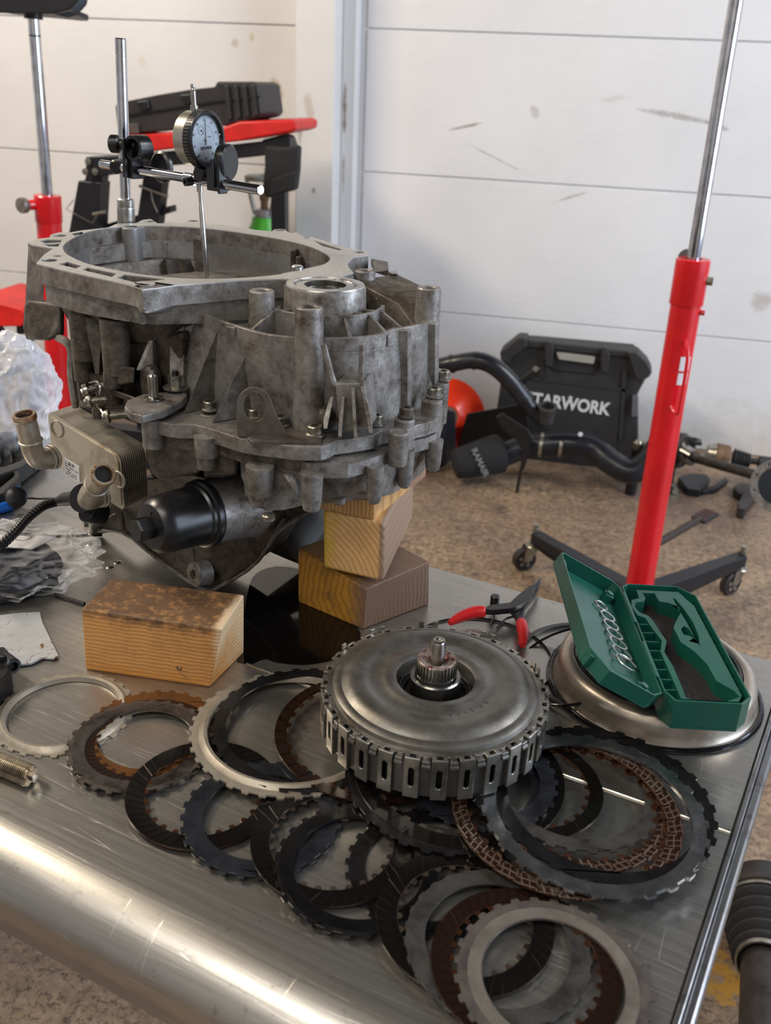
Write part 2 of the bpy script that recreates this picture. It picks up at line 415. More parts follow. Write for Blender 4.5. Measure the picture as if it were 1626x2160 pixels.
# right edge: thin folded lip and skirt
def along(v0_, v1_, du, zz): return [uv(ue(v0_)+du, v0_, zz), uv(ue(v1_)+du, v1_, zz)]
EDGE = simple('edge_trim_steel', (150, 150, 152), .28, .9, (96, 92, 88), 50, .5, .7)
a0, a1 = vf-.045, vb
def bar(du0, du1, z0, z1, va=a0, vbb=a1):
    return hexa([uv(ue(va)+du0, va, z0), uv(ue(va)+du1, va, z0), uv(ue(vbb)+du1, vbb, z0), uv(ue(vbb)+du0, vbb, z0)],
                [uv(ue(va)+du0, va, z1), uv(ue(va)+du1, va, z1), uv(ue(vbb)+du1, vbb, z1), uv(ue(vbb)+du0, vbb, z1)])
obj('edge_lip', bar(.0012, .0052, TZ-.004, TZ+.0012), EDGE, tb, bevel=.0012)
obj('edge_skirt', bar(.0045, .0125, TZ-.055, TZ-.003), EDGE, tb, bevel=.003)
obj('edge_gap_seal', bar(.0, .0014, TZ-.01, TZ-.0006), HOLE, tb)
# raised seam bead across the sheet
s0 = P(520, 1402, TZ); s1 = P(1543, 1757, TZ)
obj('seam_bead', tube([s0, s1-(s1-s0).normalized()*.001], .0017, 10), STEEL, tb)
for (x, y) in ((248, 1186), (190, 1148), (340, 1163), (232, 1196)):
    q = P(x, y, TZ); obj('rivet', xf(lathe([(0, .0012), (.003, .001), (.0045, 0), (.0045, -.0004)], 16), T(q)), STEEL, tb)
REFLM = simple('painted_dark_reflection', (12, 10, 9), .07, 0)  # near-black gloss for a sheet that paints the gearbox reflection onto the table
tag(obj('reflection_sheet', vz0([(500, 1395), (520, 1262), (540, 1210), (600, 1195), (680, 1225), (760, 1335), (730, 1372), (700, 1392), (640, 1402), (585, 1398), (560, 1390), (530, 1400)], TZ+.0006, TZ+.0001), REFLM), 'thin dark glossy sheet painting in the gearbox reflection between the front wood block and the stack', 'painted reflection', kind='stuff')
legm = simple('table_frame_steel', (86, 84, 82), .45, .6)
for (u, v) in ((UL+.1, vb-.08), (UL+.1, vf+.08), (ue(vb)-.12, vb-.08), (ue(vf)-.12, vf+.1)):
    q = uv(u, v, 0); obj('leg', box(.04, .04, TZ-.03, (q.x, q.y, (TZ-.03)/2)), legm, tb, bevel=.003)
obj('apron', hexa([uv(UL+.1, vb-.07, TZ-.09), uv(ue(vb)-.1, vb-.07, TZ-.09), uv(ue(vb)-.1, vb-.05, TZ-.09), uv(UL+.1, vb-.05, TZ-.09)],
                  [uv(UL+.1, vb-.07, TZ-.002), uv(ue(vb)-.1, vb-.07, TZ-.002), uv(ue(vb)-.1, vb-.05, TZ-.002), uv(UL+.1, vb-.05, TZ-.002)]), legm, tb)
# ------------------------------------------------------------------ wooden blocks
def wood(name, light, dark, ax, ring=None, stains=(), grime=.5, gcol=(70, 52, 38)):
    k = Mt(name); src = k.co()
    if ring:
        mp = k.n('ShaderNodeMapping'); mp.inputs['Location'].default_value = ring; k.L(src, mp.inputs[0])
        wv = k.n('ShaderNodeTexWave', wave_type='RINGS', rings_direction=ax); wv.inputs['Scale'].default_value = 60
        vec = mp.outputs[0]
    else:
        wv = k.n('ShaderNodeTexWave', wave_type='BANDS', bands_direction=ax); wv.inputs['Scale'].default_value = 85; vec = src
    wv.inputs['Distortion'].default_value = 3.5; wv.inputs['Detail'].default_value = 3; wv.inputs['Detail Scale'].default_value = .8
    k.L(vec, wv.inputs['Vector'])
    c = k.mix(k.math('MULTIPLY', k.ramp(wv.outputs['Fac'], .45, 1.0), .55), srgb(light), srgb(dark))
    c = k.mix(k.math('MULTIPLY', k.noise(src, 260, 4, .7), .35), c, srgb(dark))
    c = k.mix(k.math('MULTIPLY', k.ramp(k.noise(src, 26, 6, .75), .46, .66), grime), c, srgb(gcol))
    d = k.n('ShaderNodeSeparateXYZ'); k.L(src, d.inputs[0]); nz = k.noise(src, 120, 5, .75)
    for (i, a, b, cc, amt) in stains:      # a stain that covers a side of the block, axis i from a to b
        f = k.ramp(k.math('ADD', d.outputs[i], k.math('MULTIPLY', k.math('SUBTRACT', nz, .5), abs(b-a)*2.2)), min(a, b)+.5 if False else 0, 1) if False else None
        mr = k.n('ShaderNodeMapRange'); mr.inputs['From Min'].default_value = a; mr.inputs['From Max'].default_value = b
        k.L(k.math('ADD', d.outputs[i], k.math('MULTIPLY', k.math('SUBTRACT', nz, .5), abs(b-a)*2.5)), mr.inputs['Value'])
        c = k.mix(k.math('MULTIPLY', mr.outputs[0], amt), c, srgb(cc))
    k.col(c); k.set(.62); k.bump(k.math('ADD', wv.outputs['Fac'], k.noise(src, 300, 3, .8)), .3, .0012); return k.m
def block(name, b4, t4, m, label, bevel=.0016, **kw):
    o = obj(name, hexa(b4, t4), m, bevel=bevel)
    return tag(o, label, 'wood block', kw.get('group', 'timber blocks on the workbench'))
z1 = .9105
b = [P(180, 1413, TZ), P(442, 1450, TZ), P(515, 1377, TZ)]; b.append(b[0]+(b[2]-b[1]))
t = [P(171, 1284, z1), P(469, 1327, z1), P(515, 1254, z1), P(236, 1219, z1)]
W1 = wood('pine_block_stained_top', (212, 156, 90), (168, 108, 52), 'Z', None, [(2, .019, .0305, (70, 50, 36), .92), (2, -.018, -.032, (190, 120, 28), .7), (0, .052, .058, (212, 186, 150), .8)], .35, (126, 88, 54))
o = block('wood_block', b, t, W1, 'pine block lying alone in front of the gearbox, oil-darkened top and sawn end')
nail = thing('bent_nail', 'small bent silver nail sticking out of the front pine block', 'nail', P(375, 1404, z1-.052))
q = PY(372, 1408, .598)
obj('shank', tube([q+Vector((0, .006, 0)), q, q+Vector((.004, -.006, .0035)), q+Vector((.0065, -.006, .004))], .0008, 8), STEEL, nail)
obj('head', xf(cyl(.0016, .0007, 12), frame(q+Vector((.0065, -.006, .004)), (1, 0, .3))), STEEL, nail)
# stack under the right of the gearbox
W2 = wood('pine_block_yellow_oily', (186, 134, 44), (120, 82, 30), 'Y', None, [(2, .020, .034, (62, 50, 38), .8), (0, -.004, .012, (116, 92, 78), .9)], .6, (72, 54, 40))
W2b = W2
l, f, r = P(628, 1270, TZ), P(765, 1328, TZ), P(905, 1275, TZ)
zt = .9
tl, tf, tr = P(628, 1155, .9065), P(772, 1243, zt), P(906, 1185, .898)
bk, tbk = l+(r-f), tl+(tr-tf)
o = block('wood_block', [l, f, r, bk], [tl, tf, tr, tbk], W2, 'lowest block of the stack, yellow-painted side, lying crosswise on the table')
W3 = wood('pine_block_end_grain', (230, 190, 130), (186, 126, 66), 'Y', (.055, 0, .05), [(0, -.012, -.030, (196, 166, 20), .8), (0, .0245, .0275, (128, 104, 90), .9)], .18, (120, 78, 40))
q0, q1, q2, q3 = PY(680, 1085, .73), PY(681, 1228, .73), PY(808, 1247, .72), PY(812, 1098, .72)
rb, rt = PY(866, 1160, .86), PY(872, 1035, .86)
q1.z = q2.z = rb.z = .9065; 
dv = rb-q2; lb = q1+dv
z3 = .966
q0.z = q3.z = rt.z = z3; lt = q0+(rt-q3)
block('wood_block', [q1, q2, rb, lb], [q0, q3, rt, lt], W3, 'middle block of the stack, end grain facing the camera with yellow paint marks', .004)
W4 = wood('pine_block_grooved', (200, 156, 98), (140, 96, 54), 'X', None, [(1, .0, .02, (122, 92, 78), .8)], .4, (90, 64, 46))
c0, c1, c2, c3 = P(645, 1068, z3), P(788, 1097, z3), P(898, 1005, z3), None
c3 = c0+(c2-c1); h4 = .017
block('wood_block', [c0, c1, c2, c3], [q+Vector((0, 0, h4)) for q in (c0, c1, c2, c3)], W4, 'thin top board of the stack, wedged directly beneath the gearbox cover', .001)
# ------------------------------------------------------------------ gearbox
ZR = 1.156
gb = thing('gearbox', 'dismantled cast aluminium gearbox standing bell housing up on wood blocks', 'gearbox', (-.36, .85, .86))
def G(name, g, m=CAST, par=None, **kw): return obj(name, g, m, par or gb, **kw)
def pc(px, py, z, r, n=20): q = P(px, py, z); return circ(q.x, q.y, r, n)
C0 = Vector((-.392, .893, 0))
outer = [(76, 556), (150, 574), (215, 588), (283, 603), (300, 610), (330, 607), (370, 601), (430, 597), (500, 591), (560, 589), (592, 588),
         (640, 590), (700, 590), (745, 575), (736, 565), (733, 556), (745, 543), (777, 537), (777, 531), (736, 524), (700, 513), (656, 499), (652, 504), (645, 505), (638, 498), (625, 490), (613, 492),
         (598, 484), (580, 484), (573, 488), (540, 485), (500, 478), (452, 472), (440, 474), (428, 465), (405, 462), (392, 469), (378, 471), (360, 465), (345, 471),
         (332, 471), (318, 462), (300, 464), (288, 470), (246, 472), (227, 480), (172, 486), (148, 490), (125, 490), (107, 495), (104, 501), (77, 504), (58, 511), (68, 517), (112, 524), (92, 538)]
inner = [(132, 520), (144, 508), (184, 489), (252, 477), (330, 476), (430, 481), (542, 496), (622, 511), (664, 524), (696, 543), (684, 557), (660, 564), (641, 568), (588, 579), (511, 586), (430, 588),
         (369, 586), (310, 580), (258, 572), (191, 558), (157, 545), (137, 533)]
O = px_poly(outer, ZR); I_ = [q for q in smooth(px_poly(inner, ZR)+[P(132, 520, ZR)], 3)][:-1]
def holes(*hs): return [pc(x, y, ZR, r, 14) for x, y, r in hs]
bolt_h = holes((104, 549, .0075), (306, 597, .0085), (126, 497, .007), (314, 467, .0065), (407, 466, .0065), (590, 485, .0072), (757, 532, .0058), (120, 540, .004))
pockets = [px_poly(q, ZR) for q in ([(122, 557), (142, 552), (172, 561), (160, 566)], [(172, 569), (185, 564), (245, 577), (236, 584)], [(246, 586), (262, 579), (350, 589), (290, 597), (282, 595)],
           [(84, 509), (100, 505), (130, 506), (128, 511), (96, 513)], [(88, 515), (128, 513), (122, 520), (104, 520)], [(150, 493), (172, 489), (176, 492), (158, 497)], [(660, 506), (690, 516), (722, 526), (715, 528), (680, 519)])]
rf_ = G('rim_flange', prism(O, ZR-.017, ZR-.0012, [I_]+bolt_h+pockets), CAST, bevel=.0008)
G('machined_face', prism(O, ZR-.0014, ZR, [I_]+bolt_h+pockets), CASTT, rf_, bevel=.0005)
def scl(pts, s, c=C0): return [c+(q-c)*s for q in pts]
# bell wall under the flange (hollow)
def clipr(pts, r, s):
    out = []
    for q in pts:
        d = Vector((q.x-C0.x, q.y-C0.y, 0)); l = d.length*s; d.normalize(); l = l if l < r else r+(l-r)*.25; out.append(Vector((C0.x, C0.y, 0))+d*l)
    return out
Oa = clipr(O, .158, .985)
IA = [q for q in I_]
G('bell_housing', prism(Oa, ZR-.036, ZR-.0175, [scl(IA, 1.004)]+[scl(p, .98) for p in pockets[:3]]), CAST, bevel=.003)
Ic = scl(IA, 1.0)
n = len(I_); inw = scl(I_, 1.0); ow = scl(I_, 1.03)
G('inner_wall', prism(ow, ZR-.058, ZR-.0165, [scl(I_, .998)]), CASTB)
fr = [(84, 592), (150, 610), (215, 626), (286, 643), (300, 650), (340, 650), (372, 640)]
low = prism(clipr(O, .146, .95), ZR-.060, ZR-.0365, [Ic], out2=clipr(O, .134, .9))
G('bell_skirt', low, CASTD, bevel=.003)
# corner of the rim, a squared box that stands proud
G('corner_box', hull([P(285, 604, ZR-.0016), P(301, 610, ZR-.0016), P(366, 602, ZR-.0016), P(384, 600, ZR-.0016), P(384, 590, ZR-.0016), PY(289, 655, P(285, 604, ZR).y+.004), PY(299, 667, P(301, 610, ZR).y), PY(352, 661, P(366, 602, ZR).y+.002), PY(384, 642, P(384, 600, ZR).y+.004), P(310, 590, ZR-.002)]), CAST, bevel=.003)
# bell inside: baffle floor, post boss, tower
PALE = simple('pale_baffle_metal', (206, 196, 182), .35, .8, (120, 108, 92), 20, .5, .75, rv=.2)
G('baffle_floor', xf(lathe([(0, .006), (.05, .008), (.085, .004), (.12, .0), (.13, -.004), (.13, -.008), (0, -.008)], 48), T((C0.x, C0.y, ZR-.05))), PALE)
q = P(272, 489, ZR-.005); G('post_boss', join(xf(cyl(.0098, .04, 20), T((q.x, q.y+.004, ZR-.0402))), box(.019, .03, .04, (q.x, q.y+.018, ZR-.0202))), CASTB, bevel=.002)
q = P(445, 486, ZR); G('dowel_tower', box(.013, .012, .058, (q.x+.001, q.y-.035, ZR-.031)), CASTD, bevel=.003)
q = P(635, 512, ZR); G('inner_rib', join(box(.007, .01, .045, (q.x-.005, q.y-.008, ZR-.028)), xf(cyl(.004, .035, 12), T((q.x+.004, q.y-.018, ZR-.046)))), CASTD, bevel=.002)
q = P(627, 560, ZR+.003); G('dowel_pin', xf(cyl(.0056, .03, 20, ch=.001), T((q.x, q.y, ZR-.027))), MACH)
# bearing hub
hc = P(686, 599, ZR); HC = Vector((hc.x, hc.y, 0))
RO = (P(773, 601, ZR)-P(600, 597, ZR)).length/2
hubp = G('bearing_hub', xf(lathe([(RO+.001, -.036), (RO, -.003), (RO-.001, -.0012), (RO-.0088, -.0012), (RO-.012, -.0085), (RO-.012, -.036)], 72, True), T((HC.x, HC.y, ZR+.0005))), CAST)
G('hub_face', xf(lathe([(RO-.0012, -.0012), (RO-.0018, 0), (RO-.0075, 0), (RO-.0085, -.002), (RO-.0085, -.0065), (RO-.0115, -.0075), (RO-.0115, -.0090), (RO-.0090, -.0090), (RO-.0080, -.0012)], 72, True), T((HC.x, HC.y, ZR+.0006))), MACH, hubp)
G('hub_web', prism([P(592, 589, ZR), P(594, 576, ZR), P(634, 568, ZR), P(684, 556, ZR), P(720, 562, ZR), P(740, 572, ZR), P(700, 592, ZR), P(640, 596, ZR)], ZR-.03, ZR-.0002, [circ(HC.x, HC.y, RO-.01, 32)]) if False else
  prism([P(600, 583, ZR), P(594, 576, ZR), P(634, 568, ZR), P(684, 557, ZR), P(720, 566, ZR), P(690, 572, ZR), P(640, 574, ZR)], ZR-.03, ZR-.0002), CASTB)
br = G('bearing', xf(lathe([(RO-.0125, -.010), (RO-.0145, -.0045), (RO-.018, -.0055), (RO-.020, -.025), (RO-.013, -.025)], 64, True), T((HC.x, HC.y, ZR))), STEEL)
G('inner_race', xf(pipe(.0245, .0185, .02, 48), T((HC.x, HC.y, ZR-.0206))), STEEL, br)
cr = []
for k in range(32):
    a = 2*PI*k/32; cr.append(xf(box(.0045, .0021, .007, (.0262, 0, 0)), T((HC.x, HC.y, ZR-.0040)) @ Rz(a)))
G('cage_teeth', join(*cr, xf(pipe(.0255, .0235, .006, 48), T((HC.x, HC.y, ZR-.0065)))), STEEL, br)
G('bore', xf(cyl(.0245, .004, 40), T((HC.x, HC.y, ZR-.03))), HOLE, br)
# casing: outline at the wall top and at the wall foot
ZC, ZF = 1.128, 1.050
Wt = [(392, 654), (420, 661), (450, 671), (478, 681), (505, 690), (532, 698), (560, 705), (592, 709), (625, 712), (660, 713), (690, 713), (722, 713), (752, 712), (782, 709), (810, 704), (832, 694), (856, 691), (880, 686), (902, 680), (925, 668)]
Wb = [(384, 848), (412, 851), (440, 855), (470, 861), (500, 869), (530, 878), (560, 888), (592, 896), (625, 902), (660, 906), (690, 907), (720, 906), (750, 902), (780, 897), (808, 888), (832, 879), (856, 871), (880, 860), (902, 847), (925, 828)]
backp = [PY(925, 700, .86), PY(918, 700, .93), Vector((-.2, .985, 0)), Vector((-.30, 1.01, 0)), Vector((-.42, 1.0, 0)), Vector((-.47, .93, 0)), Vector((-.46, .84, 0))]
WT = px_poly(Wt, ZC); WB = px_poly(Wb, ZF)
for i, q in enumerate(WB):        # near vertical: keep the foot within a few mm of the top in depth
    pass
def loft(A, za, B_, zb, cap=True):
    n = len(A); A = [Vector(q) for q in A]; V = [Vector((q.x, q.y, za)) for q in A]+[Vector((q.x, q.y, zb)) for q in B_]
    F = [(i, (i+1) % n, (i+1) % n+n, i+n) for i in range(n)]
    if cap: F += [tuple(range(n))[::-1], tuple(range(n, 2*n))]
    return (V, F)
full_b = WB+backp; full_t = WT+backp
cc = Vector((-.27, .86, 0))
G('gear_casing', loft(full_b, ZF-.004, full_t, ZC-.011), CAST, bevel=.0015)
# thin upstanding wall round the casing top
def strip_wall(pts, th, z0, z1, closed=False):
    pts = [Vector((p.x, p.y, 0)) for p in pts]; n = len(pts); L_ = []; R__ = []
    for i, p in enumerate(pts):
        t_ = (pts[min(i+1, n-1)]-pts[max(i-1, 0)]).normalized(); nn = Vector((-t_.y, t_.x, 0)); L_.append(p+nn*th); R__.append(p)
    return prism(R__+L_[::-1], z0, z1)
G('casing_rim', strip_wall(WT, .0042, ZC-.012, ZC), CAST, bevel=.0012)
# concentric walls between hub and rim
def arc_pts(r, a0, a1, n=30): return [HC+Vector((r*math.cos(math.radians(a0+(a1-a0)*i/n)), r*math.sin(math.radians(a0+(a1-a0)*i/n)), 0)) for i in range(n+1)]
G('arc_wall', strip_wall(arc_pts(RO+.017, 195, 372), .0035, ZC-.012, ZR-.016), CAST, bevel=.001)
G('arc_wall', strip_wall(arc_pts(RO+.0065, 190, 375), .003, ZC-.012, ZR-.021), CAST, bevel=.001)
for a in (232, 275, 305, 332, 352):
    ca, sa = math.cos(math.radians(a)), math.sin(math.radians(a)); d_ = Vector((ca, sa, 0))
    p1 = HC+d_*(RO-.001); p2 = HC+d_*(RO+.018)
    ln = .032 if 250 < a < 320 else .04
    # stop the sloping rib just inside the casing wall
    p3 = HC+d_*(RO+ln)
    nn = Vector((-sa, ca, 0))*.0016
    zt_ = ZR-.016
    pts = []
    for s in (-1, 1):
        for (pp, zz) in ((p1, ZC-.012), (p1, zt_-.002), (p2, zt_-.001), (p3, ZC-.003), (p3, ZC-.012)): pts.append(Vector((pp.x, pp.y, zz))+nn*s)
    G('radial_rib', hull(pts), CAST, bevel=.0008)
# tall bolt bosses
for (x, y, r, zb, zt_) in ((552, 612, .0107, ZC-.012, ZR-.002), (652, 647, .0112, ZF, 1.153), (905, 606, .0108, ZF-.004, ZR-.002), (770, 570, .0098, ZC-.02, ZR-.001), (708, 562, .0115, ZC-.02, ZR-.0003)):
    q = P(x, y, zt_)
    G('bolt_boss', xf(lathe([(r*.52, zt_-.02), (r*.52, zt_-.001), (r*.62, zt_), (r-.0008, zt_), (r, zt_-.001), (r+.0006, zt_-.022), (r+.0022, zb), (r*.52, zb)], 28, True), T((q.x, q.y, 0))), CAST)
    G('threaded_hole', xf(cyl(r*.5, .001, 16), T((q.x, q.y, zt_-.012))), HOLE)
# right shoulder plate with smooth slope between hub and right boss
G('shoulder', hull([P(745, 590, 1.148), P(835, 577, 1.148), P(880, 606, 1.142), P(925, 620, 1.14), P(925, 640, 1.138), P(840, 640, 1.136), P(780, 610, 1.142)]+[P(x, y, z)+Vector((0, 0, -.03)) for x, y, z in ((800, 620, 1.142), (925, 640, 1.138), (835, 577, 1.148), (900, 650, 1.14))]), CASTD, bevel=.002)
G('shoulder_step', hull([P(782, 545, 1.15), P(818, 552, 1.15), P(820, 570, 1.15), P(790, 575, 1.15), P(782, 560, 1.12), P(820, 585, 1.12)]), CASTD, bevel=.0015)
G('shoulder_tab', hull([P(818, 573, 1.15), P(838, 570, 1.15), P(839, 578, 1.15), P(820, 590, 1.12), P(839, 592, 1.12), P(826, 578, 1.15)]), CAST, bevel=.001)
# pilasters on the casing wall
def pil(pa, pb, w_, d_=.006, name='pilaster', m=CAST):
    a = P(*pa, ZC-.001); b = P(*pb, ZF)
    vv = Vector((a.x-b.x, a.y-b.y, 0))
    dr = Vector((0, -1, 0)); sd = Vector((1, 0, 0))
    pts = []
    for c_, z_ in ((a, ZC-.001), (b, ZF-.002)):
        for s in (-1, 1):
            pts.append(Vector((c_.x, c_.y, z_))+sd*w_*s+dr*d_*.5); pts.append(Vector((c_.x, c_.y, z_))+sd*(w_+.002)*s-dr*.006)
    return G(name, hull(pts), m, bevel=.0012)
for pa, pb, w_ in (((640, 714), (640, 905), .004), ((844, 694), (845, 872), .007), ((905, 680), (905, 845), .006), ((377, 655), (374, 850), .0065), ((490, 688), (488, 862), .004)): pil(pa, pb, w_)
# triangular fins
def pfin(ax, ay, bx, by, t_=.0036, za=ZC-.002, zb=ZF, back=.006, m=CAST):
    a = P(ax, ay, za); b = P(bx, by, zb); a2 = Vector((a.x, a.y+back, zb))
    return G('fin', hull([q+Vector((s*t_*.5, 0, 0)) for s in (-1, 1) for q in (a+Vector((0, back, 0)), a, b, a2)]), m, bevel=.0008)
def wfin(apx, base_out, base_in, zt_=ZC-.006, t_=.004):
    a = P(*apx, zt_); b = P(*base_out, ZF); c_ = P(*base_in, ZF)
    ai = a+Vector((0, .004, 0)); n_ = Vector((0, .0042, 0))
    return G('fin', hull([a, a+Vector((.0015, .003, 0)), b, b+n_, c_, c_+n_, a+n_]), CAST, bevel=.0009)
wfin((462, 688), (388, 872), (462, 856)); wfin((540, 705), (446, 892), (536, 878)); wfin((610, 722), (590, 898), (620, 896), ZC-.01)
# pocket and ribbed shelf on the casing front
G('pocket_edge', tube(smooth([P(682, 726, 1.127), P(692, 765, 1.112), P(704, 806, 1.097), P(715, 812, 1.095)], 4), .0026, 8), CAST)
G('pocket_edge', box(.004, .012, .034, tuple(P(762, 768, 1.112)+Vector((0, .004, 0)))), CAST, bevel=.001)
sa_, sb_ = PY(706, 808, .690), PY(768, 806, .697)
fa_, fb_ = PY(716, 915, .690), PY(778, 908, .700)
G('ribbed_shelf', hull([q+Vector((0, y, 0)) for q in (sa_, sb_, fa_, fb_) for y in (0, .03)]), CAST, bevel=.002)
for (x0, y0, x1, y1) in ((724, 850, 717, 922), (744, 832, 750, 925), (764, 830, 782, 915), (700, 850, 686, 905)):
    G('fin', hull([v+Vector((s*.0014, 0, 0)) for s in (-1, 1) for v in (PY(x0, y0-14, .690), PY(x0, y0-14, .70), PY(x1, y1, .678), PY(x1, y1-12, .70), PY(x1+(x1-x0)*.02, y1-20, .681))]), CAST, bevel=.0006)
G('bulb', xf(lathe([(0, .011), (.006, .009), (.0095, .003), (.0095, -.004), (.006, -.012), (0, -.014)], 20), T(P(684, 880, 1.062))), CASTD)
G('casing_button', xf(cyl(.007, .0015, 24), T(P(468, 662, ZC-.008)-Vector((0, -.004, 0)))), CASTD)
# ---- upper flange
F1 = [(302, 869), (312, 878), (324, 885), (352, 893), (381, 896), (410, 896), (434, 902), (472, 914), (511, 926), (548, 932), (584, 936), (620, 941), (653, 942), (677, 942), (692, 938), (706, 930), (746, 925), (787, 918), (806, 908), (823, 906), (845, 910), (866, 905), (880, 896), (900, 892), (929, 880), (939, 840), (943, 792)]
zf1 = 1.0495
f1 = px_poly(F1, zf1)
bk1 = [PY(940, 800, .86), PY(930, 800, .93), Vector((-.26, .99, 0)), Vector((-.36, .96, 0)), P(305, 850, zf1)]
G('casing_flange', prism(f1+bk1, zf1-.0125, zf1), CAST, bevel=.0016)
G('casing_core', prism([HC+(q-HC)*.955 for q in f1+bk1], zf1-.024, zf1-.012), CASTD)
# ---- cover flange and cover body
F2 = [(322, 905), (340, 916), (381, 922), (426, 934), (460, 936), (495, 944), (515, 958), (543, 965), (590, 972), (637, 979), (664, 987), (690, 987), (734, 987), (781, 974), (828, 955), (852, 944), (876, 934), (902, 928), (925, 918), (936, 880), (940, 850)]
zf2 = zf1-.0145
f2 = px_poly(F2, zf2-.003)
bk2 = [PY(932, 860, .87), PY(925, 860, .94), Vector((-.26, .985, 0)), Vector((-.36, .95, 0))]
G('cover_flange', prism(f2[5:]+bk2, zf2-.012, zf2-.0005), CAST, bevel=.0016)
body_t = [HC+(q-HC)*.955 for q in f2[5:]]+bk2
B3 = [(528, 1060), (560, 1078), (600, 1076), (640, 1066), (690, 1062), (726, 1058), (760, 1054), (790, 1050), (823, 1044), (848, 1030), (870, 1014), (888, 1000), (897, 988), (905, 965), (908, 950), (908, 940)]
zb3 = .9845
body_b = px_poly(B3, zb3)+[Vector((-.135, .85, 0)), Vector((-.17, .93, 0)), Vector((-.26, .95, 0)), Vector((-.34, .92, 0))]
mid_b = [a_.lerp(b_, .42) for a_, b_ in zip(body_t, body_b)]
mid_b = [HC+(Vector((q.x, q.y, 0))-HC)*1.03 for q in mid_b]
body_t = [Vector((q.x, q.y, 0)) for q in body_t]; body_b = [Vector((q.x, q.y, 0)) for q in body_b]
n = len(body_t); V = [Vector((q.x, q.y, z)) for L_, z in ((body_b, zb3), (mid_b, zb3+.022), (body_t, zf2-.008)) for q in L_]
F = [tuple(range(n))[::-1], tuple(range(2*n, 3*n))]
for l_ in range(2): F += [(l_*n+i, l_*n+(i+1) % n, (l_+1)*n+(i+1) % n, (l_+1)*n+i) for i in range(n)]
G('end_cover', (V, F), CAST, bevel=.003)
# bosses hanging below the cover flange, under each bolt
def under(px, py, r, h, z=None):
    z = zf2-.006 if z is None else z
    q = P(px, py, z); G('cover_boss', xf(lathe([(0, -h), (r*.45, -h), (r*.72, -h+.002), (r*.86, -h+.008), (r*.98, 0), (0, 0)], 20), T(q+Vector((0, .003, 0)))), CAST)
for a in ((655, 1000, .0098, .034), (790, 985, .0078, .034), (855, 950, .008, .036), (545, 985, .012, .036), (915, 930, .0085, .03), (442, 945, .0105, .014)): under(*a)
G('cover_rib', hull([P(694, 992, zf2-.012), P(760, 990, zf2-.012), P(715, 1052, 1.0), P(728, 1052, 1.0), P(745, 1000, zf2-.012)+Vector((0, .02, 0))]), CASTD, bevel=.002)
G('cover_rib', hull([P(586, 990, zf2-.012), P(620, 990, zf2-.012), P(630, 1056, 1.0), P(640, 1040, 1.0), P(600, 1000, zf2-.012)+Vector((0, .02, 0))]), CAST, bevel=.002)
G('cover_nub', xf(cyl(.0055, .006, 16, ch=.001), T(P(566, 1098, .986))), BOLT)
G('cover_nub', xf(cyl(.0055, .006, 16, ch=.001), T(P(716, 1062, .986))), CAST)
# right hand ears with long vertical bolt sleeves
for (x, y, z, r, h) in ((845, 912, zf1+.004, .0085, .03), (857, 885, zf1+.006, .0085, .034), (915, 845, zf1+.013, .009, .04), (934, 808, zf1+.019, .0075, .04)):
    q = P(x, y, z); G('bolt_sleeve', xf(cyl(r, h, 20, r*1.05, ch=.001), T(q+Vector((-.002, .002, -h)))), CAST)
# ---- bolts
def torx(px, py, z, s=1.0, dark=False):
    q = P(px, py, z)
    b = G('flange_bolt', xf(join(lathe([(0, 0), (.0079, 0), (.0079, .0012), (.0064, .0022), (.0064, .0075), (.0056, .0084), (.0036, .0084), (.0036, .004), (0, .004)], 24)), T(q) @ Matrix.Scale(s, 4)), BOLT if not dark else CASTD)
    t_ = []
    for i in range(12):
        a = 2*PI*i/12; t_.append(xf(box(.0012, .0011, .0042, (.0035, 0, .0062)), T(q) @ Matrix.Scale(s, 4) @ Rz(a)))
    G('socket', join(*t_), BOLT if not dark else CASTD, b)
for a in ((328, 866, zf1+.001), (443, 864, zf1+.003), (536, 880, zf1), (592, 897, zf1+.003), (664, 917, zf1+.003), (792, 894, zf1+.001), (857, 878, zf1+.007, 1, True), (915, 836, zf1+.014), (934, 800, zf1+.02)): torx(*a)
for (x, y) in ((443, 872), (328, 872)): G('bolt_seat', xf(cyl(.0105, .004, 20, .0095, ch=.001), T(P(x, y, zf1)+Vector((0, 0, -.0036)))), CAST)
# lifting bracket
BR = simple('bracket_steel', (110, 104, 98), .5, .7, (78, 66, 54), 40)
pb_ = px_poly([(521, 924), (532, 932), (552, 931), (677, 932), (680, 918), (640, 905), (600, 895), (560, 893)], zf1+.0025)
G('lifting_bracket', prism(pb_, zf1+.0003, zf1+.003), BR, bevel=.0006)
c_ = P(538, 920, zf1+.001); bx = (P(580, 915, 1.05)-P(521, 915, 1.05)); bx.z = 0; bx.normalize()
Mb = Matrix((bx, Vector((0, 0, 1)), bx.cross(Vector((0, 0, 1))))).transposed().to_4x4(); Mb.translation = Vector((c_.x, c_.y, 0))
hy = zf1+.026
arch = [(.0145*math.cos(a)*1.0-.0, hy+.017*math.sin(a)) for a in [PI*i/14 for i in range(15)]]
arch = [(.026, zf1+.003), (.0175, hy-.006)]+arch[1:-1]+[(-.0145, hy), (-.0145, zf1+.001), (.02, zf1+.001)]
G('bracket_eye', xf(prism(arch, -.0016, .0016, [circ(0, hy, .0088, 24, .0122)]), Mb), BR, bevel=.0005)
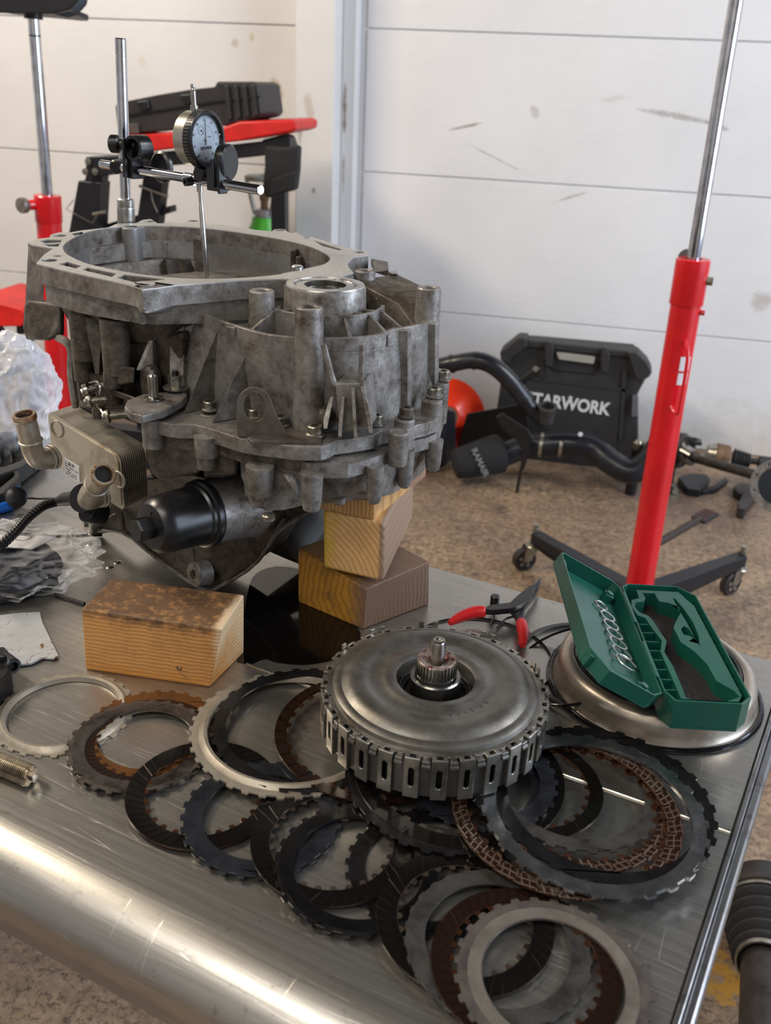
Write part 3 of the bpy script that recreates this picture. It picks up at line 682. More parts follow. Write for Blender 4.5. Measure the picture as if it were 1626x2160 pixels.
# ---- left side: lug, columns, recess core
core = [Vector((C0.x+.108*math.cos(a)*1.0, C0.y+.108*math.sin(a), 0)) for a in [2*PI*i/40 for i in range(40)]]
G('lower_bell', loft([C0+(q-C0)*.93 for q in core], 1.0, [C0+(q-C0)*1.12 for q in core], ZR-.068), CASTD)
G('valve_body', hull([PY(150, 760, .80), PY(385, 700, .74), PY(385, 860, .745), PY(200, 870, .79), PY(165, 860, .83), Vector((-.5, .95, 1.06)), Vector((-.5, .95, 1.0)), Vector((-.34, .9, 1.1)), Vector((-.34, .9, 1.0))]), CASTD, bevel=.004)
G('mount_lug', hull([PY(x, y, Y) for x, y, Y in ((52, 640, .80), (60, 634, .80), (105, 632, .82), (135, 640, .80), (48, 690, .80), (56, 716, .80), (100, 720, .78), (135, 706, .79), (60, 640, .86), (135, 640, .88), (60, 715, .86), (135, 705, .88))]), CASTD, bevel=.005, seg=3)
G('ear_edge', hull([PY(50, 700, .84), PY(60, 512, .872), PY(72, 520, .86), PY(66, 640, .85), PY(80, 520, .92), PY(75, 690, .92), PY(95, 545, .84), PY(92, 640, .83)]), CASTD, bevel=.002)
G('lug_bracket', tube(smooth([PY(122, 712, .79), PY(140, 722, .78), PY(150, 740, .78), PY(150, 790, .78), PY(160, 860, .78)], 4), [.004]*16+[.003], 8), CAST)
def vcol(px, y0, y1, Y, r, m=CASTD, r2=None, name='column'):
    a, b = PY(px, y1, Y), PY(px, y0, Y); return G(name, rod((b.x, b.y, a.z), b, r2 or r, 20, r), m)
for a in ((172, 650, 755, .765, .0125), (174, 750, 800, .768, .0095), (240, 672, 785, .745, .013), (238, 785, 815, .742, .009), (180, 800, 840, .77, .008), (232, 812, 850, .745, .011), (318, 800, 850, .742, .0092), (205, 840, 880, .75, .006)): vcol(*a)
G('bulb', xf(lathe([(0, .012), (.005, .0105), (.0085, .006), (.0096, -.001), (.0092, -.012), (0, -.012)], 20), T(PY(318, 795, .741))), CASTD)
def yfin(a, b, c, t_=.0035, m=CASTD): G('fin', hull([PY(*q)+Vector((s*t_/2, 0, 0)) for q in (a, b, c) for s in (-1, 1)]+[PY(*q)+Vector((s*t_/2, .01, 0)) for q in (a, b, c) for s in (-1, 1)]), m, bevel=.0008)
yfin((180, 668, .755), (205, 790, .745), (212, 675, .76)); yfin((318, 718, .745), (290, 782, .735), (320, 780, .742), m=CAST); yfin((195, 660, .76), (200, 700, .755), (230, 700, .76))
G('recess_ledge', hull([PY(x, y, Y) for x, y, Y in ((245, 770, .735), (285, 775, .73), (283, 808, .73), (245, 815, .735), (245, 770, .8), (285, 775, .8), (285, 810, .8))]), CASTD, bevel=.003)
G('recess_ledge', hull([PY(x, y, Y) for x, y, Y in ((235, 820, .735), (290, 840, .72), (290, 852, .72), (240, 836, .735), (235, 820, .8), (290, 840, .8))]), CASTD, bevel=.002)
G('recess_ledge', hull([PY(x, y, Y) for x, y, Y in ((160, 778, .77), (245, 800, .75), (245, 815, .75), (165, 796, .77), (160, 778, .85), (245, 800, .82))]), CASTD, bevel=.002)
# small flange with guide pin and locking nut
G('selector_flange', prism(px_poly([(268, 845), (262, 858), (275, 872), (300, 878), (345, 866), (385, 845), (395, 832), (375, 822), (345, 828), (300, 832)], 1.06), 1.053, 1.0605), CAST, bevel=.0015)
q = P(324, 842, 1.061); G('guide_pin', xf(lathe([(0, .0), (.0082, 0), (.0082, .0015), (.0045, .003), (.0042, .021), (.003, .0225), (.0024, .0225), (.0022, .0265), (0, .0275)], 24), T(q)), STEEL)
q = P(371, 818, 1.063); nb = G('lock_nut', xf(join(lathe([(0, 0), (.0115, 0), (.0115, .001), (.006, .003), (0, .003)], 28)), T(q)), BOLT)
G('nut_hex', xf(cyl(.0068, .009, 6, .0066), T(q+Vector((0, 0, .0028))) @ Rz(.3)), BOLT, nb)
G('stud_end', xf(cyl(.0032, .0045, 16, .0024), T(q+Vector((0, 0, .0115)))), GLASSY, nb)
def screw(px, py, Y, ax, r, l_, m=STEEL, name='screw'):
    q = PY(px, py, Y); ax = Vector(ax).normalized()
    s_ = G(name, join(xf(lathe([(0, 0), (r*.5, 0), (r*.55, .002), (r*.9, .002), (r, .003), (r, .006), (r*.8, .0065), (0, .0065)], 20), frame(q, ax))), m)
    th = [xf(torus(r*.5, r*.07, 14, 5), frame(q+ax*(.0075+i*.0012), ax)) for i in range(int(l_/.0012)-4)]
    G('thread', join(rod(q+ax*.006, q+ax*l_, r*.5, 14), *th), m, s_)
screw(172, 829, .735, (.8, .5, .25), .0075, .022); screw(178, 848, .722, (.9, .3, .12), .0055, .02, BOLT); screw(216, 880, .70, (.95, .3, .12), .006, .022, BOLT)
q = PY(205, 860, .735); G('wire_clip', tube(smooth([PY(190, 808, .74), PY(205, 806, .735), PY(212, 822, .73), PY(205, 850, .73), PY(214, 866, .72), PY(226, 885, .71)], 4), .0014, 8), STEEL)
# blocks left of the cover below the flange
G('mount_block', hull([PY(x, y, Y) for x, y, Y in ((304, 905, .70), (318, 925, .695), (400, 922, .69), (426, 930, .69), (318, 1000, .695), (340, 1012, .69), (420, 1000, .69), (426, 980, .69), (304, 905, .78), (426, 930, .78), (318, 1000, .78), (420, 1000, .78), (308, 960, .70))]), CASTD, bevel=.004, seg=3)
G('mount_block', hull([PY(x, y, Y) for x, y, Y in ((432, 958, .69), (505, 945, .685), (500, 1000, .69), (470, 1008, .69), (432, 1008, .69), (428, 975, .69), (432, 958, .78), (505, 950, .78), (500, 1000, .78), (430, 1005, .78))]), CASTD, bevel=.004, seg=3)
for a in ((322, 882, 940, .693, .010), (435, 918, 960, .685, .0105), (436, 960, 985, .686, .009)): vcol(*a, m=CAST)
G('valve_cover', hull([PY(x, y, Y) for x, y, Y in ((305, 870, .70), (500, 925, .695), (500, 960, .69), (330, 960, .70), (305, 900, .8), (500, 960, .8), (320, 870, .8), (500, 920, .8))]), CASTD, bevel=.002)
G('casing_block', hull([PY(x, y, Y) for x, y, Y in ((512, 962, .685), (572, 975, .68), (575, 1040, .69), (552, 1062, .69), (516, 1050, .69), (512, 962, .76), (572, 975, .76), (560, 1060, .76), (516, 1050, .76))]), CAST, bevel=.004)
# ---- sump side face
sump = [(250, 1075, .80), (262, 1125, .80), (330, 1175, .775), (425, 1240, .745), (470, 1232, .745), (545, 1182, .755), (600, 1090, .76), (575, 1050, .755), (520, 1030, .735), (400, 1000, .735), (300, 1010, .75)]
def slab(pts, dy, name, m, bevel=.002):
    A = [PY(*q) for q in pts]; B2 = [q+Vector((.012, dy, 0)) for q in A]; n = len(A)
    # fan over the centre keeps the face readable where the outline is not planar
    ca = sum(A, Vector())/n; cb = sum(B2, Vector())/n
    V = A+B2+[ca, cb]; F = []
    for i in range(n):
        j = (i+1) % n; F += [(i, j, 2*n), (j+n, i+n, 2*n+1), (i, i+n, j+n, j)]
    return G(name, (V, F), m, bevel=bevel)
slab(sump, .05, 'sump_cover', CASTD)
rimp = [PY(*q)+Vector((0, -.001, 0)) for q in [(190, 1118, .826)]+sump[1:7]]
G('sump_rim', tube(smooth(rimp, 3), .0021, 8), CAST)
slab([(190, 1116, .826), (262, 1127, .80), (262, 1060, .80), (200, 1040, .83)], .01, 'sump_web', CASTD, .001)
G('sump_rib', tube([PY(205, 1102, .82), PY(245, 1080, .79)], .002, 8), CAST); G('sump_rib', tube([PY(200, 1095, .83), PY(222, 1070, .80)], .002, 8), CAST)
for (x, y, Y) in ((330, 1130, .765), (405, 1150, .742), (255, 1080, .795)): G('sump_rib', tube([PY(x, y, Y), PY(x+6, y+38, Y-.002)], .002, 8), CASTD)
for (x, y, Y, r, d_) in ((193, 1104, .822, .0125, .02), (418, 1210, .737, .0122, .016)):
    ax = Vector((-.55, -.8, .18)).normalized(); q = PY(x, y, Y)-ax*.0
    G('drain_boss', join(xf(lathe([(.0052, .0), (.0108, 0), (.0125, -.0016), (.0125, -d_), (.0052, -d_)], 32, True), frame(q+ax*.006, ax))), MACH if x < 300 else CAST)
    G('threaded_hole', xf(cyl(.0054, .001, 20), frame(q+ax*.001, ax)), HOLE)
    for i in range(4): G('thread', xf(torus(.0052, .0005, 24, 6), frame(q+ax*(.0022+i*.0012), ax)), STEEL)
# differential side housing in shadow behind the filter and stack
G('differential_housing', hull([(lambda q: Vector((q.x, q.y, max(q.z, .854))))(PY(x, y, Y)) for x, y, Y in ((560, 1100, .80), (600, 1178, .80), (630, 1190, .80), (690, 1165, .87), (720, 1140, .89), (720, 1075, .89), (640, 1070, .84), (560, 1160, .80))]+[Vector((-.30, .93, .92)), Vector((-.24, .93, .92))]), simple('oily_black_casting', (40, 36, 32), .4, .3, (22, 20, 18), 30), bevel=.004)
G('casing_web', slab([(520, 1030, .74), (600, 1010, .74), (700, 1050, .745), (640, 1090, .75), (600, 1160, .76), (570, 1120, .75)], .03, 'casing_wall', CASTD)[0:0] if False else join(tube(smooth([PY(570, 1140, .75), PY(600, 1112, .75), (PY(655, 1078, .75))], 4), .0014, 8)), CAST)
slab([(520, 1030, .742), (600, 1022, .735), (690, 1058, .735), (640, 1082, .75), (602, 1100, .765), (560, 1140, .765)], .04, 'casing_wall', CASTD)
# filter housing: a black canister lying towards the viewer's left
bc, fc = PY(432, 1082, .700), PY(316, 1112, .650)
ax = (fc-bc).normalized(); L_ = (fc-bc).length
fh = G('filter_neck', xf(lathe([(0, -.05), (.034, -.05), (.030, -.02), (.0285, 0), (0, 0)], 40), frame(bc, ax)), CAST)
fl = G('filter_housing', xf(lathe([(0, .0), (.0305, 0), (.0312, .002), (.0305, .006), (.0282, .007), (.0282, .010), (.0266, .012), (.0258, L_-.012), (.0240, L_-.005), (.0200, L_-.0008), (.014, L_), (0, L_+.0004)], 56), frame(bc, ax)), BLACKP)
G('filter_seal', xf(torus(.0292, .0016, 56, 10), frame(bc+ax*.0005, ax)), RUBBER, fl)
G('filter_hex', xf(lathe([(.0105, 0), (.0105, .014), (.0095, .0155), (0, .0155)], 6), frame(fc-ax*.001, ax) @ Rz(.25)), BLACKP, fl, ang=20)
G('filter_nub', xf(cyl(.0016, .0012, 12), frame(fc+Vector((.001, 0, .013))-ax*.001, ax)), BLACKP, fl)
# oil cooler
cz = PY(253, 959, .70).z
TR = P(253, 959, cz); TL = P(99, 866, cz); TRb = P(307, 937, cz); BRt = PY(247, 1080, .698)
wv_ = TL-TR; dv_ = TRb-TR; hh = Vector((0, 0, cz-BRt.z)); dpt = dv_.length
wl = wv_.length; wd = wv_.normalized(); dd = dv_.normalized()
COOL = simple('cooler_face', (172, 166, 154), .42, .75, (122, 104, 84), 26, .52, .74, rv=.15)
COOLS = simple('cooler_plate_edge', (186, 180, 168), .38, .45, (120, 108, 94), 40)
oc = G('oil_cooler', box(.001, .001, .001, tuple(TR+wv_*.5+dv_*.5-hh*.5)), COOLS)
cor = .009
def rrect(a, b, r, n=5):
    out = []
    for (cx_, cy_, a0) in ((a-r, b-r, 0), (r, b-r, 90), (r, r, 180), (a-r, r, 270)):
        for i in range(n+1):
            t_ = math.radians(a0+90*i/n); out.append((cx_+r*math.cos(t_), cy_+r*math.sin(t_)))
    return out
Hh = hh.z
Mc = Matrix((wd, Vector((0, 0, 1)), dd)).transposed().to_4x4(); Mc.translation = TR-hh
NP = 13
sp = dpt/NP
for i in range(NP):
    ins = .0 if i % 1 == 0 else .001
    G('cooler_plate', xf(prism(rrect(wl, Hh, cor), i*sp+.0004, i*sp+sp*.5), Mc), COOLS if i else COOL, oc, ang=30)
G('cooler_core', xf(prism([(x*.965+wl*.0175, y*.92+Hh*.04) for x, y in rrect(wl, Hh, cor)], .0006, dpt), Mc), CASTD, oc)
G('cooler_face', xf(prism([(x*.95+wl*.025, y*.9+Hh*.05) for x, y in rrect(wl, Hh, cor)], -.0012, .0008), Mc), COOL, oc, bevel=.001)
def onface(px, py):
    v = ray(px, py); nn = Mc.to_3x3() @ Vector((0, 0, 1)); t_ = (Mc.translation-CAM).dot(nn)/v.dot(nn); return CAM+v*t_
fn = -(Mc.to_3x3() @ Vector((0, 0, 1)))
G('dimple', xf(torus(.0075, .0012, 28, 8), frame(onface(121, 905), fn)), COOL, oc); G('dimple', xf(torus(.0075, .0012, 28, 8), frame(onface(250, 1012), fn)), COOL, oc)
RUSTY = simple('rusty_pipe_lip', (158, 142, 120), .45, .6, (124, 82, 50), 150, .45, .6)
def elbow(base, end, nm):
    b = onface(*base)
    e = end; c_ = Vector((b.x, b.y, b.z))+fn*.022
    pts = smooth([b, b+fn*.010, b+fn*.019+(e-c_).normalized()*.004, c_+(e-c_)*.28, c_+(e-c_)*.5, e], 6)
    p_ = G('cooler_pipe', tube(pts, [.0096]*len(pts), 24), COOL, oc)
    dr = (pts[-1]-pts[-3]).normalized()
    G('pipe_collar', join(xf(torus(.0098, .0012, 32, 8), frame(pts[-1]-dr*.022, dr)), xf(torus(.0104, .0016, 32, 8), frame(b+fn*.003, fn)), xf(torus(.0098, .0012, 32, 8), frame(b+fn*.007, fn))), COOL, oc)
    G('pipe_lip', xf(lathe([(.0076, .006), (.0096, .006), (.0106, .004), (.0106, .0015), (.0096, 0), (.0076, 0)], 32, True), frame(pts[-1]-dr*.001, dr)), RUSTY, oc)
    G('pipe_bore', xf(cyl(.0077, .0005, 24), frame(pts[-1]+dr*.0005, dr)), HOLE, oc)
b1 = onface(112, 958); elbow((116, 962), PY(53, 884, b1.y-.028), 'a')
b2 = onface(226, 1048); elbow((218, 1042), PY(216, 1004, b2.y-.052), 'b')
lq = [onface(137, 964), onface(169, 984), onface(171, 1020), onface(140, 999)]
G('cooler_label', hexa([q+fn*.0006 for q in lq], [q+fn*.0016 for q in lq]), WHITEP, oc)
lx = (lq[1]-lq[0]); ly = (lq[3]-lq[0]); bars = []
for r_, (a, b_, h_) in enumerate(((.25, .75, .16), (.08, .5, .07), (.08, .92, .07), (.1, .4, .07), (.1, .9, .07), (.08, .8, .07))):
    y0 = .08+r_*.15; q = [lq[0]+lx*s+ly*t_+fn*.0016 for s, t_ in ((a, y0), (b_, y0), (b_, y0+h_), (a, y0+h_))]
    n_ = 9
    for i in range(n_):
        if (i*7+r_*3) % 4 == 0: continue
        u0, u1 = i/n_, (i+.62)/n_; qq = [q[0].lerp(q[1], u0), q[0].lerp(q[1], u1), q[3].lerp(q[2], u1), q[3].lerp(q[2], u0)]
        bars.append(hexa(qq, [w_+fn*.0002 for w_ in qq]))
G('label_print', join(*bars), simple('faded_print', (92, 90, 90), .7), oc)
# plug where the loom enters
pl = [PY(185, 1046, .78), PY(205, 1062, .78)]
G('plug_socket', join(rod(PY(172, 1050, .775), PY(205, 1058, .80), .015, 28), rod(PY(182, 1075, .785), PY(215, 1085, .80), .013, 24)), BLACKP, bevel=.001)
# ------------------------------------------------------------------ clutch plates
PL = []                                 # (centre, r_in, r_out, plane a,b,c, thickness) of everything already lying there
def hfield(x, y, blk=()):
    h = TZ+.0002
    for (cx, cy, ri, ro, a, b, c, th) in PL:
        d = math.hypot(x-cx, y-cy)
        if ri-.001 <= d <= ro+.001: h = max(h, a*(x-cx)+b*(y-cy)+c+th)
    return h
def settle(cx, cy, ri, ro, th):
    pts = []
    for r in (ri, (ri+ro)/2, ro):
        for i in range(28): a = 2*PI*i/28; pts.append((r*math.cos(a), r*math.sin(a)))
    H = np.array([hfield(cx+x, cy+y) for x, y in pts]); A = np.array(pts)
    if H.max()-H.min() < 1e-5: p = (0., 0., H[0])
    else:
        n = len(pts); i, j, k = np.array([(i, j, k) for i in range(n) for j in range(i+1, n) for k in range(j+1, n)]).T
        x1, y1, x2, y2, x3, y3 = A[i, 0], A[i, 1], A[j, 0], A[j, 1], A[k, 0], A[k, 1]
        det = (y2-y3)*(x1-x3)+(x3-x2)*(y1-y3)
        ok = np.abs(det) > .25*ro*ro; det = np.where(ok, det, 1)
        l1 = ((y2-y3)*(-x3)+(x3-x2)*(-y3))/det; l2 = ((y3-y1)*(-x3)+(x1-x3)*(-y3))/det; l3 = 1-l1-l2
        ok &= (l1 >= 0) & (l2 >= 0) & (l3 >= 0)
        z = np.where(ok, l1*H[i]+l2*H[j]+l3*H[k], -1); q = int(z.argmax())
        M_ = np.array([[A[t][0], A[t][1], 1] for t in (i[q], j[q], k[q])]); s = np.linalg.solve(M_, H[[i[q], j[q], k[q]]]); p = (s[0], s[1], s[2])
    sl = math.hypot(p[0], p[1]); f_ = min(1, .022/sl) if sl > 0 else 1
    a, b = float(p[0])*f_, float(p[1])*f_
    c = float((H-A[:, 0]*a-A[:, 1]*b).max())-.0003
    c = max(c, TZ+.0003+math.hypot(a, b)*ro)
    PL.append((cx, cy, ri, ro, a, b, c, th))
    return frame((cx, cy, c), Vector((-a, -b, 1)), (1, 0, 0))
def tooth(n, r0, r1, duty=.5, ph=0, ramp_=.12):
    """outline of a toothed circle as a polygon"""
    out = []
    for i in range(n):
        a = 2*PI*(i+ph)/n; w_ = 2*PI/n
        for f_, r in ((0, r0), ((1-duty)*.5, r0), ((1-duty), r0), (1-duty+ramp_*.5, r1), (1-duty*.5, r1), (1-ramp_*.5, r1)):
            t_ = a+w_*f_; out.append((r*math.cos(t_), r*math.sin(t_)))
    return out
def ringp(outp, inp, z0, z1): return prism(outp, z0, z1, [inp])
def pmat(name, c, c2, rough=.35, metal=.8, streak=0, glo=.42, ghi=.65):
    k = Mt(name); v = k.co(); 
    cc = k.mix(k.ramp(k.noise(v, 36, 6, .72), glo, ghi), srgb(c), srgb(c2))
    k.col(cc); k.set(metal=metal); n2 = k.noise(v, 60, 4, .7)
    k.L(k.math('MULTIPLY_ADD', n2, .35, rough-.17), k.b.inputs['Roughness']); k.bump(k.noise(v, 300, 3, .7), .12, .0004); return k.m
PM_PALE = pmat('plate_pale_steel', (156, 148, 134), (132, 124, 112), .42, .5)
PM_RUST = pmat('plate_rust_brown', (104, 66, 30), (66, 44, 28), .4, .4)
PM_MOTT = pmat('plate_mottled', (92, 84, 78), (34, 30, 28), .35, .5)
PM_BLUE = pmat('plate_blued_steel', (54, 57, 64), (34, 34, 38), .3, .6)
PM_DARK = pmat('plate_oily_dark', (34, 33, 34), (18, 17, 17), .22, .4)
PM_GREY = pmat('plate_worn_grey', (76, 74, 72), (44, 42, 40), .4, .5)
PM_POL = pmat('plate_polished', (156, 158, 160), (122, 124, 128), .24, .95)
PM_TOP = pmat('plate_top_pale', (112, 104, 98), (78, 74, 76), .36, .6)
PM_BAND = pmat('band_pale_steel', (158, 150, 140), (134, 126, 118), .36, .75)
PM_MOTT2 = pmat('band_mottled', (76, 70, 66), (26, 23, 22), .3, .4)
PM_DARK2 = pmat('band_oily', (22, 21, 22), (12, 12, 12), .16, .3)
PM_TOOTH = pmat('plate_tooth_tan', (128, 112, 92), (84, 68, 52), .35, .8)
FR_B = simple('friction_lining_black', (17, 14, 13), .16, 0, (10, 8, 8), 80, rv=.15)
FR_R = simple('friction_lining_brown', (34, 20, 15), .2, 0, (18, 11, 9), 70, rv=.2)
CAR = pmat('friction_carrier_brown', (72, 44, 28), (38, 24, 16), .25, .45)
CARB = pmat('friction_carrier_dark', (84, 74, 66), (40, 32, 27), .22, .5)
k = Mt('friction_lining_waffle'); v = k.co(rot=(0, 0, .5))
def grid(rot):
    mp = k.n('ShaderNodeMapping'); mp.inputs['Rotation'].default_value = (0, 0, rot); k.L(v, mp.inputs[0])
    wv = k.n('ShaderNodeTexWave', wave_type='BANDS', bands_direction='X'); wv.inputs['Scale'].default_value = 66; k.L(mp.outputs[0], wv.inputs['Vector'])
    return k.ramp(wv.outputs['Fac'], .86, .96)
gr = k.math('MAXIMUM', grid(.62), grid(-.62))
k.col(k.mix(gr, srgb((34, 20, 15)), srgb((74, 56, 44)))); k.L(k.math('MULTIPLY_ADD', gr, .3, .18), k.b.inputs['Roughness'])
k.bump(gr, -.6, .001) if False else k.bump(k.math('MULTIPLY', gr, -1), .5, .0006); FR_W = k.m
GRP_S, GRP_F = 'steel separator plates spread over the bench', 'friction plates spread over the bench'
def settle2(px, py, ri, ro, th):
    z = TZ+.003
    for i in range(2):
        c = P(px, py, z); M = settle(c.x, c.y, ri, ro, th); z = PL[-1][6]
        if i == 0: PL.pop()
    return M
def steel(px, py, r, ri, m, label, ph=0, n=28, th=.0014, bead=None, td=.0024, band=None):
    M = settle2(px, py, ri, r-.003, th)
    o = obj('steel_plate', ringp(tooth(n, r-td, r, .48, 0), circ(0, 0, ri, 96), 0, th), m, None, M @ Rz(ph), bevel=.0003, seg=1)
    tag(o, label, 'clutch plate', GRP_S)
    MW[o.name] = M @ Rz(ph)
    if band: obj('contact_band', lathe([(ri+.0006, th-.0002), (ri+.0006, th+.00025), (ri+band[0], th+.00025), (ri+band[0], th-.0002)], 96, True), band[1], o, M)
    if bead:      # pressed lip round the bore
        obj('pressed_lip', lathe([(ri-.0006, .0002), (ri+.0004, .004), (ri+.003, .0046), (ri+.0055, .003), (ri+.007, th), (ri+.006, .0002)], 96, True), bead, o, M)
    return o
def friction(px, py, r, ri, n, slant, label, lin=FR_B, car=CARB, th=.0006, ft=.0006, n_in=26, gap=.10, w_=None, ph=0, steps=5):
    lo = ri+.0035 if w_ is None else r-w_
    M = settle2(px, py, ri, r, th+ft)
    o = obj('friction_plate', ringp(circ(0, 0, r, 120), tooth(n_in, ri+.003, ri, .5, 0, .2), 0, th), car, None, M @ Rz(ph), bevel=0)
    tag(o, label, 'clutch plate', GRP_F)
    da = 2*PI/n; V = []; F = []
    for s in range(steps+1):              # segment strip: slanted edges, straight inner and outer arc
        f_ = s/steps
        for (rr, sh) in ((r-.0002, 0), (lo, slant)):
            a = -da*(1-gap)/2+da*(1-gap)*f_+sh
            for z in (th-.00005, th+ft): V.append(Vector((rr*math.cos(a), rr*math.sin(a), z)))
    for s in range(steps):
        b = 4*s; F += [(b+1, b+3, b+7, b+5), (b, b+1, b+5, b+4), (b+2, b+6, b+7, b+3)]
    F += [(0, 2, 3, 1), (4*steps, 4*steps+1, 4*steps+3, 4*steps+2)]
    seg = None
    for i in range(n):
        Mi = M @ Rz(ph+da*i)
        if seg is None: seg = obj('friction_segment', (V, F), lin, o, Mi)
        else: inst(seg, o, Mi)
    return o
# the pressed pan lies on the table first; its rim carries part of the right-hand pile
panc = P(1376, 1447, TZ); PANR = .0895
PL.append((panc.x, panc.y, 0, PANR, 0, 0, TZ, .0025))
# left group
steel(135, 1505, .0545, .0435, PM_PALE, 'pale steel plate with a rounded lip, leftmost on the bench, beside the tap', bead=PM_PALE)
steel(312, 1566, .0535, .038, PM_PALE, 'pale steel plate at the bottom of the mottled pile beside the wood block', ph=.3)
steel(322, 1548, .0545, .0415, PM_RUST, 'rust-brown toothed steel plate showing behind the mottled plate', ph=.2)
friction(318, 1562, .050, .0385, 60, .10, 'brown friction plate sandwiched beneath the mottled steel plate', FR_R, CAR, n_in=28)
steel(296, 1570, .0545, .0405, PM_MOTT, 'mottled black and grey steel plate on top of the rusty pile', ph=.1, band=(.009, PM_MOTT2))
# small dark group, bottom to top
friction(430, 1672, .0545, .0385, 46, .14, 'black friction plate left of centre, in front of the mottled pile', FR_B, CAR, ph=.1)
steel(552, 1722, .0555, .0405, PM_BLUE, 'smooth blue-grey steel plate overlapping the left black friction plate', ph=.15)
steel(905, 1835, .0555, .042, PM_DARK, 'oily black steel plate hidden beneath the centre plates, right of the shiny black one', ph=.2)
friction(700, 1775, .0545, .0385, 46, .14, 'black friction plate beneath the shiny black steel plate, centre of the bench', FR_B, CARB)
steel(757, 1828, .0555, .0425, PM_DARK, 'shiny black toothed steel plate nearest the rolled edge, centre of the bench', ph=.4, band=(.0085, PM_DARK2))
friction(980, 1938, .0548, .0385, 44, .16, 'black friction plate partly under the grey front plates', FR_B, CARB, ph=.05)
steel(1049, 1990, .0560, .0435, PM_GREY, 'worn dark grey steel plate, third from the top of the front pile', ph=.1, td=.0010)
friction(1108, 2036, .0555, .041, 46, .12, 'brown friction plate directly below the frontmost steel plate', FR_R, CAR, n_in=28)
steel(1165, 2066, .0570, .0405, PM_TOP, 'frontmost pale steel plate on top of the front pile, slight rust marks', ph=.33, band=(.0085, PM_BAND))
# large plates behind and under the drum, left
steel(617, 1540, .0800, .0655, PM_PALE, 'large pale steel plate with a rounded lip, left of the clutch drum', n=38, bead=PM_PALE, th=.0016)
steel(655, 1535, .0775, .0660, PM_DARK, 'large oily black steel plate lying inside the pale lipped one', ph=.2, n=30)
friction(790, 1548, .0775, .0655, 34, .02, 'large narrow brown friction plate half under the left of the clutch drum', FR_R, CAR, n_in=32, gap=.05)
steel(950, 1640, .0775, .058, PM_DARK, 'large oily black steel plate under the front of the clutch drum', ph=.1, n=30)
friction(968, 1628, .0775, .062, 34, .03, 'large dark friction plate under the clutch drum, lowest on the right', FR_B, CARB, n_in=32, gap=.05)
# right group
steel(1015, 1640, .0560, .0425, PM_BLUE, 'dark blue-grey steel plate seen through the polished ring, nearest the drum', ph=.2)
friction(1108, 1652, .0560, .0430, 30, .04, 'black friction plate with rusty inner teeth inside the polished ring', FR_B, CAR, gap=.05)
steel(1205, 1660, .0645, .0520, PM_GREY, 'grey steel plate with black teeth lying under the waffle friction plates', ph=.1)
friction(1215, 1690, .0660, .0530, 30, .03, 'smaller brown waffle friction plate inside the polished ring', FR_W, CAR, n_in=28, gap=.05)
friction(1192, 1705, .0800, .0660, 34, .02, 'large brown waffle-pattern friction plate under the polished ring', FR_W, CAR, n_in=32, gap=.05)
steel(1268, 1686, .0795, .0665, PM_DARK, 'large black toothed steel plate under the right side of the polished ring', ph=.2, n=30)
o = steel(1250, 1706, .0785, .0672, PM_POL, 'large polished steel plate on top of the right-hand pile', ph=.12, n=28, th=.0030)
# ------------------------------------------------------------------ clutch drum
DR = .0762; DH = .030
c = P(917, 1438, TZ+.045)
zb = max(hfield(c.x+r*math.cos(a), c.y+r*math.sin(a)) for r in (DR*1.13, DR*1.1) for a in [2*PI*i/60 for i in range(60)])+.0004
DZ = zb; c = P(917, 1447, DZ+.034)
DRM = pmat('drum_steel', (122, 120, 116), (98, 94, 88), .42, .85)
DRS = simple('drum_sleeve_steel', (170, 167, 160), .32, .9, (104, 98, 88), 30, .45, .7, rv=.15)
dr = thing('clutch_drum', 'round steel clutch drum with slotted side and splined input shaft', 'clutch drum', (c.x, c.y, DZ))
DM = T((c.x, c.y, DZ)) @ Matrix.Scale(1.135, 4)
# fluted sleeve: 36 alternating lands and grooves, slots cut through the lands
NL = 28
def radial_box(r, a, w_, t_, z0, z1): return xf(box(t_, w_, z1-z0, (r, 0, (z0+z1)/2)), Rz(a))
obj('inner_drum', lathe([(DR-.0085, 0), (DR-.0062, 0), (DR-.0062, DH-.001), (DR-.0085, DH-.001)], 96, True), HOLE, dr, DM)
da = 2*PI/NL; wl_ = 2*PI*DR/NL*.56
land = None
for i in range(NL):
    a = da*i
    if land is None:
        x0, x1 = -wl_/2, wl_/2; sw = .0019; zs0, zs1 = DH*.28, DH*.76
        out = [(x0, 0), (x1, 0), (x1, DH), (x0, DH)]
        slot = [(-sw, zs0), (sw, zs0), (sw, zs1), (-sw, zs1)]
        slot = [(sw*math.cos(t_), zs1-sw+sw*math.sin(t_)) for t_ in [PI*q/6 for q in range(7)]]+[(sw*math.cos(t_), zs0+sw+sw*math.sin(t_)) for t_ in [PI+PI*q/6 for q in range(7)]]
        g = prism(out, 0, .0016, [slot])
        Ml = Matrix(((0, 0, 1, DR-.0016), (1, 0, 0, 0), (0, 1, 0, 0), (0, 0, 0, 1)))
        g = xf(g, Ml)
        land = obj('drum_land', g, DRS, dr, DM @ Rz(a), bevel=.0004)
    else: inst(land, dr, DM @ Rz(a))
gro = None
for i in range(NL):
    a = da*(i+.5); wg = 2*PI*DR/NL*.47
    g = join(box(.0014, wg, DH-.003, (DR-.0042, 0, DH/2-.002)), box(.0034, .0010, DH-.001, (DR-.0025, wg/2, DH/2)), box(.0034, .0010, DH-.001, (DR-.0025, -wg/2, DH/2)))
    if gro is None: gro = obj('drum_groove', g, DRM, dr, DM @ Rz(a), bevel=.0003)
    else: inst(gro, dr, DM @ Rz(a))
